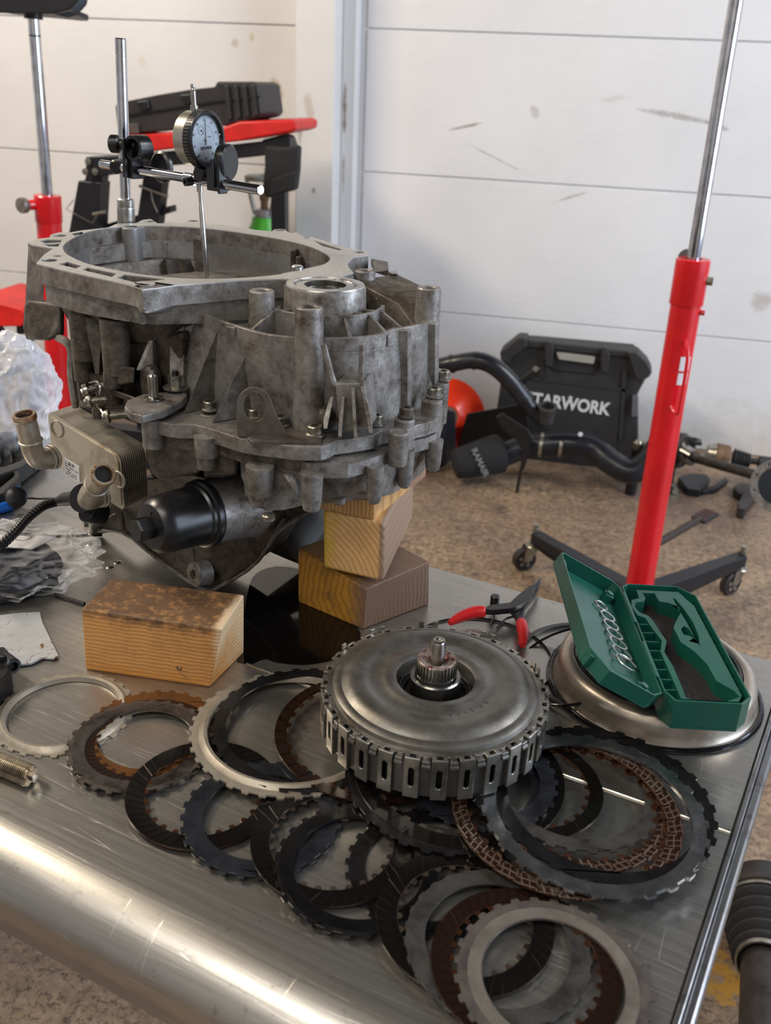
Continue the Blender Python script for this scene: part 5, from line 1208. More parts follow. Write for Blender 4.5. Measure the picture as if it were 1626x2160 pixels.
# ------------------------------------------------------------------ plastic bags
def film(name, tint, dens=.35, rough=.12):
    k = Mt(name); k.col(srgb(tint)); k.set(rough); t = k.t
    tr = k.n('ShaderNodeBsdfTransparent'); mx = k.n('ShaderNodeMixShader'); lw = k.n('ShaderNodeLayerWeight'); lw.inputs[0].default_value = .35
    f = k.math('ADD', k.math('MULTIPLY', lw.outputs['Facing'], .55), dens); k.L(f, mx.inputs[0]); k.L(tr.outputs[0], mx.inputs[1]); k.L(k.b.outputs[0], mx.inputs[2])
    k.L(mx.outputs[0], t.nodes['Material Output'].inputs[0]); k.b.inputs['Subsurface Weight'].default_value = .0
    return k.m
FILM = film('clear_film', (236, 240, 246), -.03, .05); FILMW = film('milky_film', (232, 234, 242), .36, .1)
def crumple(c_, rx, ry, rz, seed, zmin=TZ+.0012, amp=.16, sub=6, rot=0):
    bm = bmesh.new(); bmesh.ops.create_icosphere(bm, subdivisions=sub, radius=1); M = T(c_) @ Rz(rot); V = []
    for v in bm.verts:
        p = v.co*1.6+Vector((seed, seed*.7, 0))
        a = 1-abs(noise.noise(p))*2; b = 1-abs(noise.noise(p*2.7))*2; d = 1-abs(noise.noise(p*6))*2
        f = 1+amp*(a*.9+b*.55+d*.16-.9)
        q = M @ Vector((v.co.x*rx*f, v.co.y*ry*f, v.co.z*rz*f)); q.z = max(q.z, zmin+.0004*noise.noise(p*4)+.0004); V.append(q)
    F = [tuple(v.index for v in f.verts) for f in bm.faces]; bm.free(); return (V, F)
c1_ = P(-12, 975, .85)
tag(obj('plastic_bag', crumple(c1_+Vector((-.015, .06, .065)), .072, .07, .085, 3.1), FILMW, ang=70), 'crumpled milky plastic bag standing at the left edge above the black trays', 'plastic bag')
c2_ = P(40, 1235, .85)
tag(obj('plastic_bag', crumple(c2_+Vector((-.012, .01, .022)), .082, .060, .030, 8.3, amp=.22, rot=.35), FILM, ang=70), 'clear crumpled plastic bag holding a black part, left of the front wood block', 'plastic bag')
pt = thing('bagged_black_part', 'black curved rubber part inside the clear plastic bag', 'rubber part', c2_)
obj('part_body', xf(lathe([(0, 0), (.052, .002), (.056, .008), (.050, .020), (.03, .026), (0, .027)], 48), T(c2_+Vector((-.022, .006, .003)))), simple('navy_black_rubber', (36, 38, 46), .4), pt)
obj('part_rim', xf(torus(.055, .0035, 64, 10), T(c2_+Vector((-.022, .006, .010)))), RUBBER, pt)
tag(obj('paper_sheet', hexa([c2_+Vector(v) for v in ((-.06, .005, .034), (.012, .012, .036), (.018, .045, .034), (-.055, .042, .032))], [c2_+Vector(v) for v in ((-.06, .005, .035), (.012, .012, .037), (.018, .045, .035), (-.055, .042, .033))]), WHITEP), 'white paper slip inside the clear plastic bag', 'paper')
k = Mt('oily_bag_film'); fv = k.co(); k.col(k.mix(k.ramp(k.noise(fv, 55, 4, .6, 1.5), .60, .66), srgb((176, 180, 184)), srgb((122, 82, 46)))); k.set(.16); k.bump(k.noise(fv, 60, 3), .4, .002)
tag(obj('zip_bag', vz([(-30, 1300), (40, 1292), (84, 1290), (90, 1312), (104, 1340), (124, 1382), (112, 1388), (90, 1386), (66, 1398), (30, 1402), (-30, 1404)], TZ+.0034, TZ+.001), k.m, bevel=.0008), 'small flat zip bag with brown oil stains, lying in front of the clear bag', 'plastic bag')
# ------------------------------------------------------------------ black trays and blue tool at the left
t1_ = thing('black_tray', 'long black plastic tool tray behind the oil cooler, left', 'tray', P(30, 985, TZ))
o1 = [(-40, 915), (40, 908), (88, 930), (92, 948), (45, 985), (-40, 1015)]
obj('tray_wall', join(vz(o1, TZ+.022, TZ+.002, [[(-34, 922), (40, 914), (80, 934), (82, 942), (42, 972), (-34, 1000)]]), vz(o1, TZ+.004, TZ+.001)), GREYP, t1_, bevel=.001)
for i in range(5): obj('tray_rib', vz([(-30+24*i, 925), (-27+24*i, 925), (-22+24*i, 975), (-25+24*i, 976)], TZ+.016, TZ+.004), GREYP, t1_)
t2_ = thing('black_tray', 'small black plastic tray at the left edge, in front of the long one', 'tray', P(0, 1040, TZ))
o2 = [(-50, 985), (10, 984), (40, 990), (40, 1006), (6, 1040), (-50, 1060)]
obj('tray_wall', join(vz(o2, TZ+.020, TZ+.001, [[(-44, 992), (10, 991), (32, 996), (30, 1004), (0, 1028), (-44, 1046)]]), vz(o2, TZ+.003, TZ+.0008)), GREYP, t2_, bevel=.001)
BLU = simple('blue_plastic', (16, 92, 190), .35)
bt = thing('blue_hand_tool', 'blue and black hand tool lying beside the small black tray', 'hand tool', P(15, 1062, TZ))
obj('blue_handle', tube(smooth([P(-40, 1080, TZ+.006), P(0, 1072, TZ+.007), P(22, 1066, TZ+.006)], 5), .006, 12), BLU, bt)
obj('blue_lever', tube([P(4, 1050, TZ+.012), P(38, 1028, TZ+.012)], .0022, 8), BLU, bt)
obj('tool_head', xf(lathe([(0, 0), (.010, 0), (.012, .003), (.012, .008), (.008, .010), (0, .010)], 24), frame(P(34, 1050, TZ+.014), (.5, -.6, .4))), BLACKP, bt)
obj('tool_shaft', rod(P(14, 1068, TZ+.006), P(42, 1046, TZ+.006), .0035, 12), BLACKP, bt)
# ------------------------------------------------------------------ right hand jack
BLKM = simple('black_powder_coat', (17, 18, 24), .42, .1, (24, 25, 30), 30)
TYRE = simple('caster_tyre', (44, 36, 32), .6, 0, (30, 26, 24), 40)
ZINC = simple('zinc_plated', (172, 170, 160), .28, .9, (134, 128, 112), 50)
jr = thing('transmission_jack', 'tall red jack with chrome ram on a black castered base, right of the bench', 'jack', (.22, 2.25, 0))
jb = P(1345, 1290, .10); jx = .214; jy = 2.22
ja, jt = PY(1338, 1300, jy), PY(1461, 556, jy); jd = (jt-ja).normalized()
jr_r = .0345
def onj(py):
    for i in range(400):
        q = ja+jd*1.9*i/400
        if proj(q)[1] <= py: return q
obj('cylinder_tube', rod(ja-jd*.02, onj(640), jr_r, 40), REDP, jr)
obj('top_collar', xf(lathe([(jr_r-.004, 0), (jr_r+.003, 0), (jr_r+.0036, .002), (jr_r+.0036, .098), (jr_r+.001, .101), (.019, .101), (.019, .06)], 44), frame(onj(645), jd)), REDP, jr)
obj('chrome_ram', rod(onj(600), ja+jd*1.75, .0148, 36), CHROME, jr)
q = onj(590); obj('bleed_screw', xf(cyl(.010, .014, 6), frame(q+Vector((jr_r, -.012, .0)), (1, -.2, 0))), ZINC, jr); obj('filler_plug', xf(cyl(.006, .010, 12), frame(onj(655)+Vector((jr_r-.002, -.012, 0)), (1, -.2, 0))), REDP, jr)
obj('gauge_tab', xf(cyl(.02, .004, 24), frame(onj(556)+Vector((-.012, .03, .006)), (0, 1, 0))), simple('dull_tab', (110, 112, 108), .4, .6), jr)
h1, h2 = onj(712), onj(862); hd = Vector((.012, -.05, 0)); o1 = Vector((.008, -.034, 0))
obj('carry_handle', tube(smooth([h1+o1, h1+Vector((.013, -.05, -.012)), h1+Vector((.018, -.058, -.04)), h2+Vector((.018, -.058, .02)), h2+Vector((.012, -.05, .003)), h2+Vector((0, -.034, .014))], 5), .0042, 10), REDP, jr)
st_ = []
for i in range(7):
    a0_ = math.radians(-82+i*6); V4 = []
    for a in (a0_, a0_+math.radians(6.3)):
        for z_ in (onj(805), onj(748)): V4.append(z_+Vector((math.cos(a), math.sin(a), 0))*(jr_r+.0006))
    st_.append((V4, [(0, 2, 3, 1)]))
stk = obj('warning_sticker', join(*st_), WHITEP, jr)
obj('sticker_band', xf(lathe([(jr_r+.0009, 0), (jr_r+.0009, .005)], 44), frame(mid(onj(776)), jd)) if False else join(*[([onj(779)+Vector((math.cos(a), math.sin(a), 0))*(jr_r+.001) for a in (a_, a_+.11)]+[onj(774)+Vector((math.cos(a), math.sin(a), 0))*(jr_r+.001) for a in (a_, a_+.11)], [(0, 1, 3, 2)]) for a_ in [math.radians(-82+i*6) for i in range(7)]]), REDP, stk)
hub = Vector((ja.x, ja.y, .105))
obj('base_hub', xf(cyl(.062, .06, 32, ch=.006), T((ja.x, ja.y, .075))), BLKM, jr, bevel=.002)
def jleg(end, root, nm='leg'):
    e = Vector(end); d = (e-hub); d.z = 0; ln = d.length; d.normalize(); s = Vector((-d.y, d.x, 0))
    g = hexa([hub+s*.024-Vector((0, 0, .035)), e+s*.018-Vector((0, 0, .0)), e-s*.018-Vector((0, 0, .0)), hub-s*.024-Vector((0, 0, .035))],
             [hub+s*.024+Vector((0, 0, .035)), e+s*.018+Vector((0, 0, .036)), e-s*.018+Vector((0, 0, .036)), hub-s*.024+Vector((0, 0, .035))])
    l_ = obj(nm, g, BLKM, root, bevel=.004)
    obj('leg_web', hexa([hub+d*.05+s*.031-Vector((0, 0, .03)), e-d*.02+s*.022, e-d*.02+s*.019, hub+d*.05+s*.026-Vector((0, 0, .03))], [hub+d*.05+s*.031-Vector((0, 0, .022)), e-d*.02+s*.022+Vector((0, 0, .006)), e-d*.02+s*.019+Vector((0, 0, .006)), hub+d*.05+s*.026-Vector((0, 0, .022))]), BLKM, l_)
    return e, d
def caster(pos, root, yaw=0, r=.036):
    """pos: floor point under the swivel; the wheel trails from it"""
    c = Vector(pos); off = Vector((math.cos(yaw), math.sin(yaw), 0)); ax = Vector((-off.y, off.x, 0)); wc = c+off*.026+Vector((0, 0, r))
    cs_ = obj('caster', join(xf(lathe([(.010, -.011), (r-.004, -.012), (r, -.008), (r, .008), (r-.004, .012), (.010, .011)], 32, True), frame(wc, ax))), TYRE, root)
    obj('caster_hub', join(xf(lathe([(.003, -.0125), (.026, -.0128), (.026, .0128), (.003, .0125)], 28, True), frame(wc, ax))), BLKM, cs_)
    obj('hub_hole', join(*[xf(cyl(.0058, .0266, 12), frame(wc-ax*.0133+(off*math.cos(a)+Vector((0, 0, 1))*math.sin(a))*.0165, ax)) for a in [2*PI*i/5+.4 for i in range(5)]]), simple('caster_hole', (120, 104, 92), .7), cs_)
    sid = []
    for s in (-1, 1):
        sid.append(hull([wc+ax*s*.0155+off*.010+Vector((0, 0, -.004)), wc+ax*s*.0155-off*.010+Vector((0, 0, -.004)), wc+ax*s*.0155+off*.012-off*.026+Vector((0, 0, r+.006)), wc+ax*s*.0155-off*.040+Vector((0, 0, r+.006)), wc+ax*s*.0155+off*.004+Vector((0, 0, r+.006)), wc+ax*s*.0175, wc+ax*s*.0175-off*.03+Vector((0, 0, r+.006))]))
    obj('fork', join(*sid), ZINC, cs_, bevel=.001)
    zt = 2*r+.004
    obj('swivel', join(xf(cyl(.026, .007, 28, ch=.002), T((c.x, c.y, zt))), xf(cyl(.014, .010, 24), T((c.x, c.y, zt+.006)))), ZINC, cs_)
    obj('top_nut', join(xf(cyl(.0115, .010, 6), T((c.x, c.y, zt+.05))), xf(cyl(.008, .018, 16), T((c.x, c.y, zt+.056)))), ZINC, cs_)
    return zt+.014
for (px, py, yw) in ((1120, 1200, 3.6), (1548, 1248, 3.9)):
    c = P(px, py, .0); e = Vector((c.x, c.y, .0))
    z_ = caster(e, jr, yw); jleg(e+Vector((0, 0, z_)), jr)
for e in ((-.16, 1.78), (.52, 1.74)):
    e = Vector((e[0], e[1], 0)); z_ = caster(e, jr, 2); jleg(e+Vector((0, 0, z_)), jr)
p0, p1 = PY(1345, 1170, 2.28), PY(1474, 1096, 2.50)
obj('pedal_arm', tube([p0, p1], .0105, 10), simple('pedal_brown_black', (52, 40, 34), .5, .3), jr)
e1 = (p1-p0).normalized(); e2 = Vector((0, 0, 1)).cross(e1).normalized(); pm_ = p1+e1*.030
pd = obj('foot_pedal', xf(box(.072, .046, .012, (0, 0, 0)), Matrix((e1, e2, e1.cross(e2))).transposed().to_4x4().copy() if False else frame(pm_, e1.cross(e2), e1)), BLKM, jr, bevel=.004)
obj('tread_dimple', join(*[xf(cyl(.0048, .002, 10), frame(pm_, e1.cross(e2), e1) @ T((-.024+.016*i, -.013+.013*j, .0052))) for i in range(4) for j in range(3)]), simple('tread_red_brown', (86, 44, 36), .6), pd)
# ------------------------------------------------------------------ left hand jack
lj = thing('transmission_jack', 'red jack with chrome ram and black saddle, behind the gearbox at the left', 'jack', (-1.65, 2.6, 0))
la, lt_ = PY(129, 880, 2.6), PY(100, 414, 2.6); ldr = (lt_-la).normalized()
def onl(py):
    for i in range(600):
        q = la-ldr*.2+ldr*2.0*i/600
        if proj(q)[1] <= py: return q
obj('cylinder_tube', rod(Vector(la)-ldr*.25, onl(470), .0365, 40), REDP, lj)
obj('top_collar', xf(lathe([(.03, 0), (.0385, 0), (.0392, .002), (.0392, .074), (.037, .077), (.017, .077), (.017, .04)], 44), frame(onl(468), ldr)), REDP, lj)
rt_ = PY(70, 30, 2.6); rb_ = onl(430); rdd = (rt_-rb_).normalized()
obj('chrome_ram', rod(rb_, rt_, .0158, 32), CHROME, lj)
obj('ram_mark', xf(cyl(.0161, .004, 32), frame(rb_+rdd*((rt_-rb_).length-.055), rdd)), BLKM, lj)
q = onl(432)
obj('release_knob', join(xf(lathe([(0, 0), (.021, 0), (.0225, .003), (.0225, .016), (.020, .020), (0, .020)], 36), frame(q+Vector((-.052, -.062, .0)), Vector((.3, 1, 0))))), simple('knob_grey', (132, 128, 120), .4, .6, (100, 98, 94), 30), lj)
obj('knob_stem', rod(q+Vector((-.045, -.045, 0)), q+Vector((-.01, 0, 0)), .015, 16), REDP, lj)
obj('saddle_socket', xf(cyl(.025, .10, 28), frame(rt_-rdd*.012, rdd)), BLKM, lj)
so = rt_+rdd*.03
obj('saddle_plate', xf(prism(rrect(.30, .20, .05, 8), 0, .012), frame(so+Vector((-.19, -.06, .0)), (0.05, .12, 1))), BLKM, lj, bevel=.003)
obj('saddle_cushion', hull([PY(x, y, Y) for x, y, Y in ((-30, 22, 2.52), (0, 28, 2.52), (110, 30, 2.52), (150, 20, 2.52), (168, 0, 2.52), (170, -60, 2.52), (-30, -60, 2.52), (-30, 22, 2.58), (150, 22, 2.58), (170, -60, 2.58))]), BLKM, lj, bevel=.01)
obj('saddle_cup', hull([PY(x, y, Y) for x, y, Y in ((110, 30, 2.58), (145, 39, 2.62), (165, 34, 2.64), (186, 12, 2.66), (192, -20, 2.66), (190, -60, 2.66), (100, -60, 2.66), (100, 20, 2.66))]), simple('saddle_blue_grey', (44, 50, 60), .4, .3), lj, bevel=.01)
hub = Vector((la.x-.01, la.y, .105))
lb = obj('base_hub', xf(cyl(.06, .12, 32, ch=.006), T((hub.x, hub.y, .075))), BLKM, lj)
for e in ((-1.72, 2.28), (-1.30, 2.25), (-1.25, 2.75)):
    e = Vector((e[0], e[1], 0)); z_ = caster(e, lj, 2.4); jleg(e+Vector((0, 0, z_)), lj)
# ------------------------------------------------------------------ padded stand with tool case
pbn = thing('padded_bench', 'black framed bench with a red vinyl pad standing against the back wall', 'bench', (-1.4, 3.3, 0))
YB = 3.05
obj('red_pad', join(sy([(246, 285), (300, 284), (470, 268), (505, 256), (612, 252), (625, 258), (624, 274), (610, 280), (520, 296), (400, 310), (296, 322), (250, 330), (243, 320)], YB, .24)), REDC, pbn, bevel=.012, seg=3)
obj('rail', sy([(180, 331), (250, 328), (400, 315), (552, 298), (606, 284), (612, 290), (612, 318), (552, 329), (400, 346), (332, 352), (217, 372), (180, 367)], YB+.02, .05), BLKM, pbn, bevel=.004)
obj('upright', sy([(182, 366), (216, 366), (201, 500), (150, 500)], YB+.05, .05), BLKM, pbn, bevel=.003)
obj('outer_sleeve', sy([(165, 381), (211, 385), (198, 640), (118, 640)], YB+.035, .075), BLKM, pbn, bevel=.004)
obj('upright', sy([(303, 362), (345, 358), (333, 470), (300, 640), (262, 640), (290, 453)], YB+.10, .06), BLKM, pbn, bevel=.004)
obj('cross_rail', join(sy([(190, 486), (204, 478), (359, 434), (361, 448), (262, 480), (205, 500)], YB+.12, .05)), BLKM, pbn, bevel=.003)
obj('end_bracket', sy([(552, 295), (600, 283), (612, 288), (620, 310), (612, 380), (580, 405), (556, 400), (562, 350)], YB+.08, .05), BLKM, pbn, bevel=.004)
for (x, y) in ((186, 341), (180, 362), (201, 362), (569, 306), (605, 300)): obj('frame_bolt', xf(join(cyl(.0115, .003, 20), xf(cyl(.008, .007, 6), T((0, 0, .002)))), frame(PY(x, y, YB+.018 if x < 300 else YB+.078), (0, -1, 0))), ZINC, pbn)
obj('hitch_pin', tube([PY(294, 392, YB+.09), PY(354, 414, YB+.09)], .0055, 10), ZINC, pbn)
obj('hitch_pin', tube([PY(196, 452, YB+.02), PY(222, 447, YB+.02)], .0055, 10), ZINC, pbn)
obj('pin_wire', tube([PY(x, y, YB+.015) for x, y in ((155, 422), (139, 441), (160, 452), (195, 471), (206, 452))], .0018, 8), ZINC, pbn)
obj('pin_wire', tube([PY(x, y, YB+.085) for x, y in ((318, 402), (322, 425), (332, 448))], .0018, 8), ZINC, pbn)
for x0, x1, yy in ((118, 198, 3.09), (262, 300, 3.15)):
    a, b = PY(x0, 640, yy), PY(x1, 640, yy); m0 = (a+b)/2
    obj('foot', box(.05, .05, m0.z, (m0.x, yy+.03, m0.z/2)), BLKM, pbn)
obj('floor_rail', box(.75, .06, .05, (-1.62, 3.12, .026)), BLKM, pbn, bevel=.004)
q = PY(590, 390, 3.16); obj('upright', box(.05, .04, q.z, (q.x, 3.16, q.z/2)), BLKM, pbn)
FAB = simple('black_nylon', (24, 24, 27), .8, 0, (16, 16, 18), 20, bsc=90, bst=.5)
obj('fabric_pouch', sy([(556, 308), (590, 312), (617, 308), (628, 307), (626, 360), (621, 402), (592, 408), (562, 419), (551, 404), (557, 350)], 2.98, .05), FAB, pbn, bevel=.01, seg=3)
obj('pouch_pocket', sy([(572, 378), (624, 360), (620, 400), (592, 406), (566, 415)], 2.965, .02), FAB, pbn, bevel=.005)
CASEK = simple('black_case_plastic', (38, 35, 36), .5, 0, (28, 26, 27), 16)
tc = thing('black_tool_case', 'long black moulded tool case lying on the red pad of the bench', 'tool case', PY(400, 285, 3.15))
obj('case_body', sy([(242, 224), (246, 217), (332, 200), (398, 189), (453, 183), (456, 172), (530, 172), (543, 178), (552, 239), (546, 249), (472, 266), (440, 268), (271, 284), (250, 279), (246, 262)], 3.08, .22), CASEK, tc, bevel=.008, seg=2)
obj('case_lid_seam', sy([(246, 244), (455, 212), (550, 202), (551, 205), (456, 216), (247, 248)], 3.074, .01), BLACKP, tc)
for x in (478, 497, 515, 533): obj('moulded_rib', sy([(x-5, 180), (x+3, 179), (x+10, 252-(x-478)*.16), (x+1, 254-(x-478)*.16)], 3.071, .015), CASEK, tc, bevel=.003)
for (x, y) in ((292, 214), (383, 200)): obj('case_latch', sy([(x-4, y), (x+20, y-3), (x+22, y+16), (x+14, y+22), (x, y+18)], 3.068, .02), BLACKP, tc, bevel=.004)
obj('latch_plate', sy([(258, 262), (290, 260), (292, 282), (260, 284)], 3.07, .015), simple('case_grey_patch', (76, 70, 68), .5), tc, bevel=.003)
# ------------------------------------------------------------------ gas cylinder
g0 = PY(558, 470, 3.45); GC = (g0.x, 3.45)
gc = thing('gas_cylinder', 'grey gas cylinder with green shoulder and valve guard behind the gearbox', 'gas cylinder', (g0.x, 3.45, 0))
gz = PY(558, 458, 3.45).z
obj('cylinder_body', xf(lathe([(0, 0), (.066, 0), (.07, .01), (.07, gz-.10), (.067, gz-.085)], 44), T((g0.x, 3.45, 0))), simple('cylinder_grey_green', (170, 178, 166), .45, .1), gc)
obj('green_shoulder', xf(lathe([(.067, gz-.086), (.060, gz-.045), (.048, gz-.018), (.046, gz), (0, gz)], 44), T((g0.x, 3.45, 0))), simple('green_paint', (66, 168, 30), .4), gc)
obj('neck_ring', xf(lathe([(.026, gz), (.036, gz), (.037, gz+.003), (.037, gz+.026), (.024, gz+.030), (0, gz+.030)], 32), T((g0.x, 3.45, 0))), simple('neck_grey', (150, 150, 152), .4, .5), gc)
obj('valve', join(xf(cyl(.014, .05, 16), T((g0.x, 3.45, gz+.028))), xf(cyl(.019, .026, 8), T((g0.x, 3.45, gz+.06)))), simple('brass_valve', (128, 104, 80), .35, .8), gc)
GU = simple('guard_grey', (136, 138, 128), .5, .2)
for s in (-1, 1): obj('guard_arm', tube(smooth([(g0.x+s*.03, 3.43, gz+.012), (g0.x+s*.040, 3.43, gz+.05), (g0.x+s*.050, 3.43, gz+.095), (g0.x+s*.060, 3.43, gz+.135)], 4), .0085, 10), GU, gc)
obj('guard_ring', xf(torus(.060, .009, 40, 8), T((g0.x, 3.44, gz+.14))), GU, gc)
# ------------------------------------------------------------------ red stool at the far left
sl = thing('rolling_seat', 'low rolling seat with a red pad and black frame at the left edge', 'seat', P(20, 820, 0))
obj('seat_pad', sy([(-60, 628), (0, 640), (46, 652), (50, 660), (49, 684), (42, 689), (-60, 690)], 2.95, .3), REDC, sl, bevel=.012, seg=3)
obj('pad_bracket', sy([(34, 689), (52, 690), (52, 704), (36, 706)], 2.97, .05), BLKM, sl)
obj('seat_leg', tube([PY(60, 690, 3.1), PY(74, 760, 3.1), PY(84, 790, 3.1)], .011, 10), BLKM, sl)
obj('seat_wheel', xf(torus(.06, .016, 36, 10), frame(PY(-30, 710, 2.98), (.4, -1, 0))), TYRE, sl)
fr_ = smooth([PY(-30, 752, 3.22), PY(20, 742, 3.26), PY(60, 742, 3.26), PY(92, 755, 3.22)], 5)
obj('hoop', tube(fr_, .012, 10), BLKM, sl)
obj('base_rail', sy([(-40, 796), (60, 765), (92, 762), (94, 772), (60, 782), (-40, 812)], 3.15, .05), BLKM, sl, bevel=.003)
obj('base_rail', sy([(20, 838), (60, 812), (95, 798), (96, 812), (62, 828), (30, 850)], 3.05, .05), BLKM, sl, bevel=.003)
obj('seat_leg', tube([PY(74, 748, 3.2), PY(80, 850, 3.15)], .012, 10), BLKM, sl)
q = P(66, 868, 0); caster(Vector((q.x, q.y, 0)), sl, 1.0)
q = P(-20, 840, 0); caster(Vector((q.x, q.y, 0)), sl, 1.0)
# ------------------------------------------------------------------ things on the floor along the wall
sc_ = thing('black_suitcase', 'large black tool case marked STARWORK leaning against the back wall', 'tool case', P(1210, 960, 0))
YS = 3.42
CK = simple('case_charcoal', (42, 41, 42), .55, 0, (32, 31, 32), 9, rv=.1)
def shear(g, y0, k):
    """lean the case back: lower points stand further out from the wall"""
    return ([Vector((v.x, v.y-k*(.42-v.z), v.z)) for v in g[0]], g[1])
def suit(name, pts, Y, d, m=CK, par=sc_, **kw): return obj(name, shear(sy(pts, Y, d), 0, 0.0), m, par, **kw)
suit('case_body', [(1062, 760), (1110, 722), (1340, 742), (1350, 770), (1362, 800), (1346, 830), (1346, 958), (1330, 985), (1060, 985), (1040, 900), (1048, 860)], YS, .12, bevel=.01)
suit('top_rail', [(1108, 716), (1330, 742), (1330, 756), (1108, 732)], YS-.012, .05, bevel=.006)
suit('corner_guard', [(1054, 742), (1092, 712), (1112, 714), (1112, 732), (1080, 756), (1074, 770), (1056, 762)], YS-.03, .09, bevel=.008, seg=3)
suit('corner_guard', [(1322, 744), (1344, 742), (1366, 764), (1376, 784), (1370, 796), (1352, 806), (1340, 800), (1330, 772)], YS-.03, .09, bevel=.008, seg=3)
for x in (1150, 1268): suit('handle_lug', [(x, 728+(x-1150)*.11), (x+4, 720+(x-1150)*.11), (x+14, 722+(x-1150)*.11), (x+18, 738+(x-1150)*.11), (x+14, 776+(x-1150)*.11), (x, 772+(x-1150)*.11)], YS-.03, .05, bevel=.004)
suit('handle_recess', [(1152, 748), (1264, 760), (1262, 778), (1250, 790), (1170, 782), (1156, 772)], YS-.006, .02, simple('recess_dark', (34, 33, 34), .6), bevel=.004)
suit('handle_grip', [(1172, 744), (1256, 754), (1252, 768), (1178, 758)], YS-.02, .02, simple('handle_grey', (150, 148, 140), .5), bevel=.004)
suit('logo_panel', [(1098, 800), (1310, 826), (1300, 950), (1098, 925)], YS-.008, .014, bevel=.003)
suit('panel_rib', [(1110, 794), (1330, 822), (1329, 828), (1110, 800)], YS-.01, .016); suit('panel_rib', [(1142, 760), (1148, 760), (1144, 800), (1138, 800)], YS-.01, .016); suit('panel_rib', [(1314, 780), (1322, 780), (1312, 930), (1304, 930)], YS-.01, .016)
suit('side_latch', [(1334, 836), (1346, 834), (1345, 880), (1332, 880)], YS-.02, .05, simple('latch_grey', (92, 92, 96), .45), bevel=.003)
a, b = PY(1104, 838, YS-.010), PY(1296, 865, YS-.010); xd = (b-a).normalized(); zd = Vector((0, -1, 0)); yd = zd.cross(xd)
LMx = Matrix((xd, yd, zd)).transposed().to_4x4(); LMx.translation = (a+b)/2+Vector((-.004, -.001, -.002))
WHT = simple('white_lettering', (205, 205, 205), .6)
text('lettering', 'STARWORK', .066, WHT, sc_, LMx, .0006, bold=.0022, sx=.86)
stp = [((.011 if i % 2 == 0 else .0045)*math.cos(PI/2+PI*i/5), (.011 if i % 2 == 0 else .0045)*math.sin(PI/2+PI*i/5)) for i in range(10)]
obj('star', xf(prism(stp, .0004, .0014), LMx @ T((.007, .026, 0))), WHT, sc_)
# intake pipe assembly
ip = thing('intake_pipe', 'black S-shaped intake pipe with two steel clamps and a foam cone filter', 'pipe', P(1200, 985, 0))
YI = 3.18
pp = [PY(1060, 960, YI-.02), PY(1100, 945, YI), PY(1150, 938, YI), PY(1205, 936, YI), PY(1250, 944, YI), PY(1288, 975, YI-.04), PY(1330, 995, YI-.06), PY(1365, 975, YI-.04), PY(1392, 940, YI)]
lift = max(0, .046-min(q.z for q in pp)); pp = [q+Vector((0, 0, 0)) for q in pp]; pp = [Vector((q.x, q.y, max(q.z, .046))) for q in pp]
PIPEM = simple('pipe_black', (18, 20, 26), .28, .1, (36, 38, 44), 10)
obj('pipe', tube(smooth(pp, 7), .044, 28), PIPEM, ip)
def clampband(px, x2, nm='hose_clamp', r=.0465):
    a, b = PY(px, 938, YI), PY(px+8, 938, YI); a.z = b.z = max(a.z, .046)
    return obj(nm, xf(lathe([(r-.003, 0), (r, 0), (r, .011), (r-.003, .011)], 40, True), frame(a, (b-a).normalized()+Vector((0, 0, -.02)))), ZINC, ip)
clampband(1138, 0); clampband(1180, 0)
obj('white_mark', xf(cyl(.008, .0015, 20), frame(PY(1224, 916, YI-.041), (0, -1, .3))), WHITEP, ip)
obj('pipe_end_band', xf(lathe([(.043, 0), (.048, 0), (.048, .03), (.043, .03)], 36, True), frame(pp[-1]-Vector((0, 0, .0)), pp[-1]-pp[-2])), BLACKP, ip)
fa, fb = PY(1058, 955, YI-.03), PY(960, 980, YI-.10)
fa.z = max(fa.z, .075); fb.z = max(fb.z, .060); fd = (fb-fa).normalized(); fl_n = (fb-fa).length
FOAM = simple('black_foam_filter', (28, 28, 30), .95, 0, (20, 20, 22), 200, bsc=500, bst=.5)
ff = obj('cone_filter', xf(lathe([(0, -.01), (.052, -.01), (.070, .006), (.072, .02), (.056, fl_n-.012), (.050, fl_n), (.046, fl_n+.004), (0, fl_n+.004)], 48), frame(fa, fd)), FOAM, ip)
# lettering wrapped on the filter: seen side-on
xh = fd; md = mid(fa, fb)+Vector((.012, -.058, .010)); zn = Vector((.16, -1, .32)).normalized()
yx = Vector((.55, 0, -1)); yx = (yx-zn*yx.dot(zn)).normalized()
FMx = Matrix((yx, zn.cross(yx), zn)).transposed().to_4x4(); FMx.translation = md+zn*.010
text('lettering', 'RAMAIR', .030, simple('grey_lettering', (112, 112, 112), .8), ff, FMx, .0006, bold=.0006)
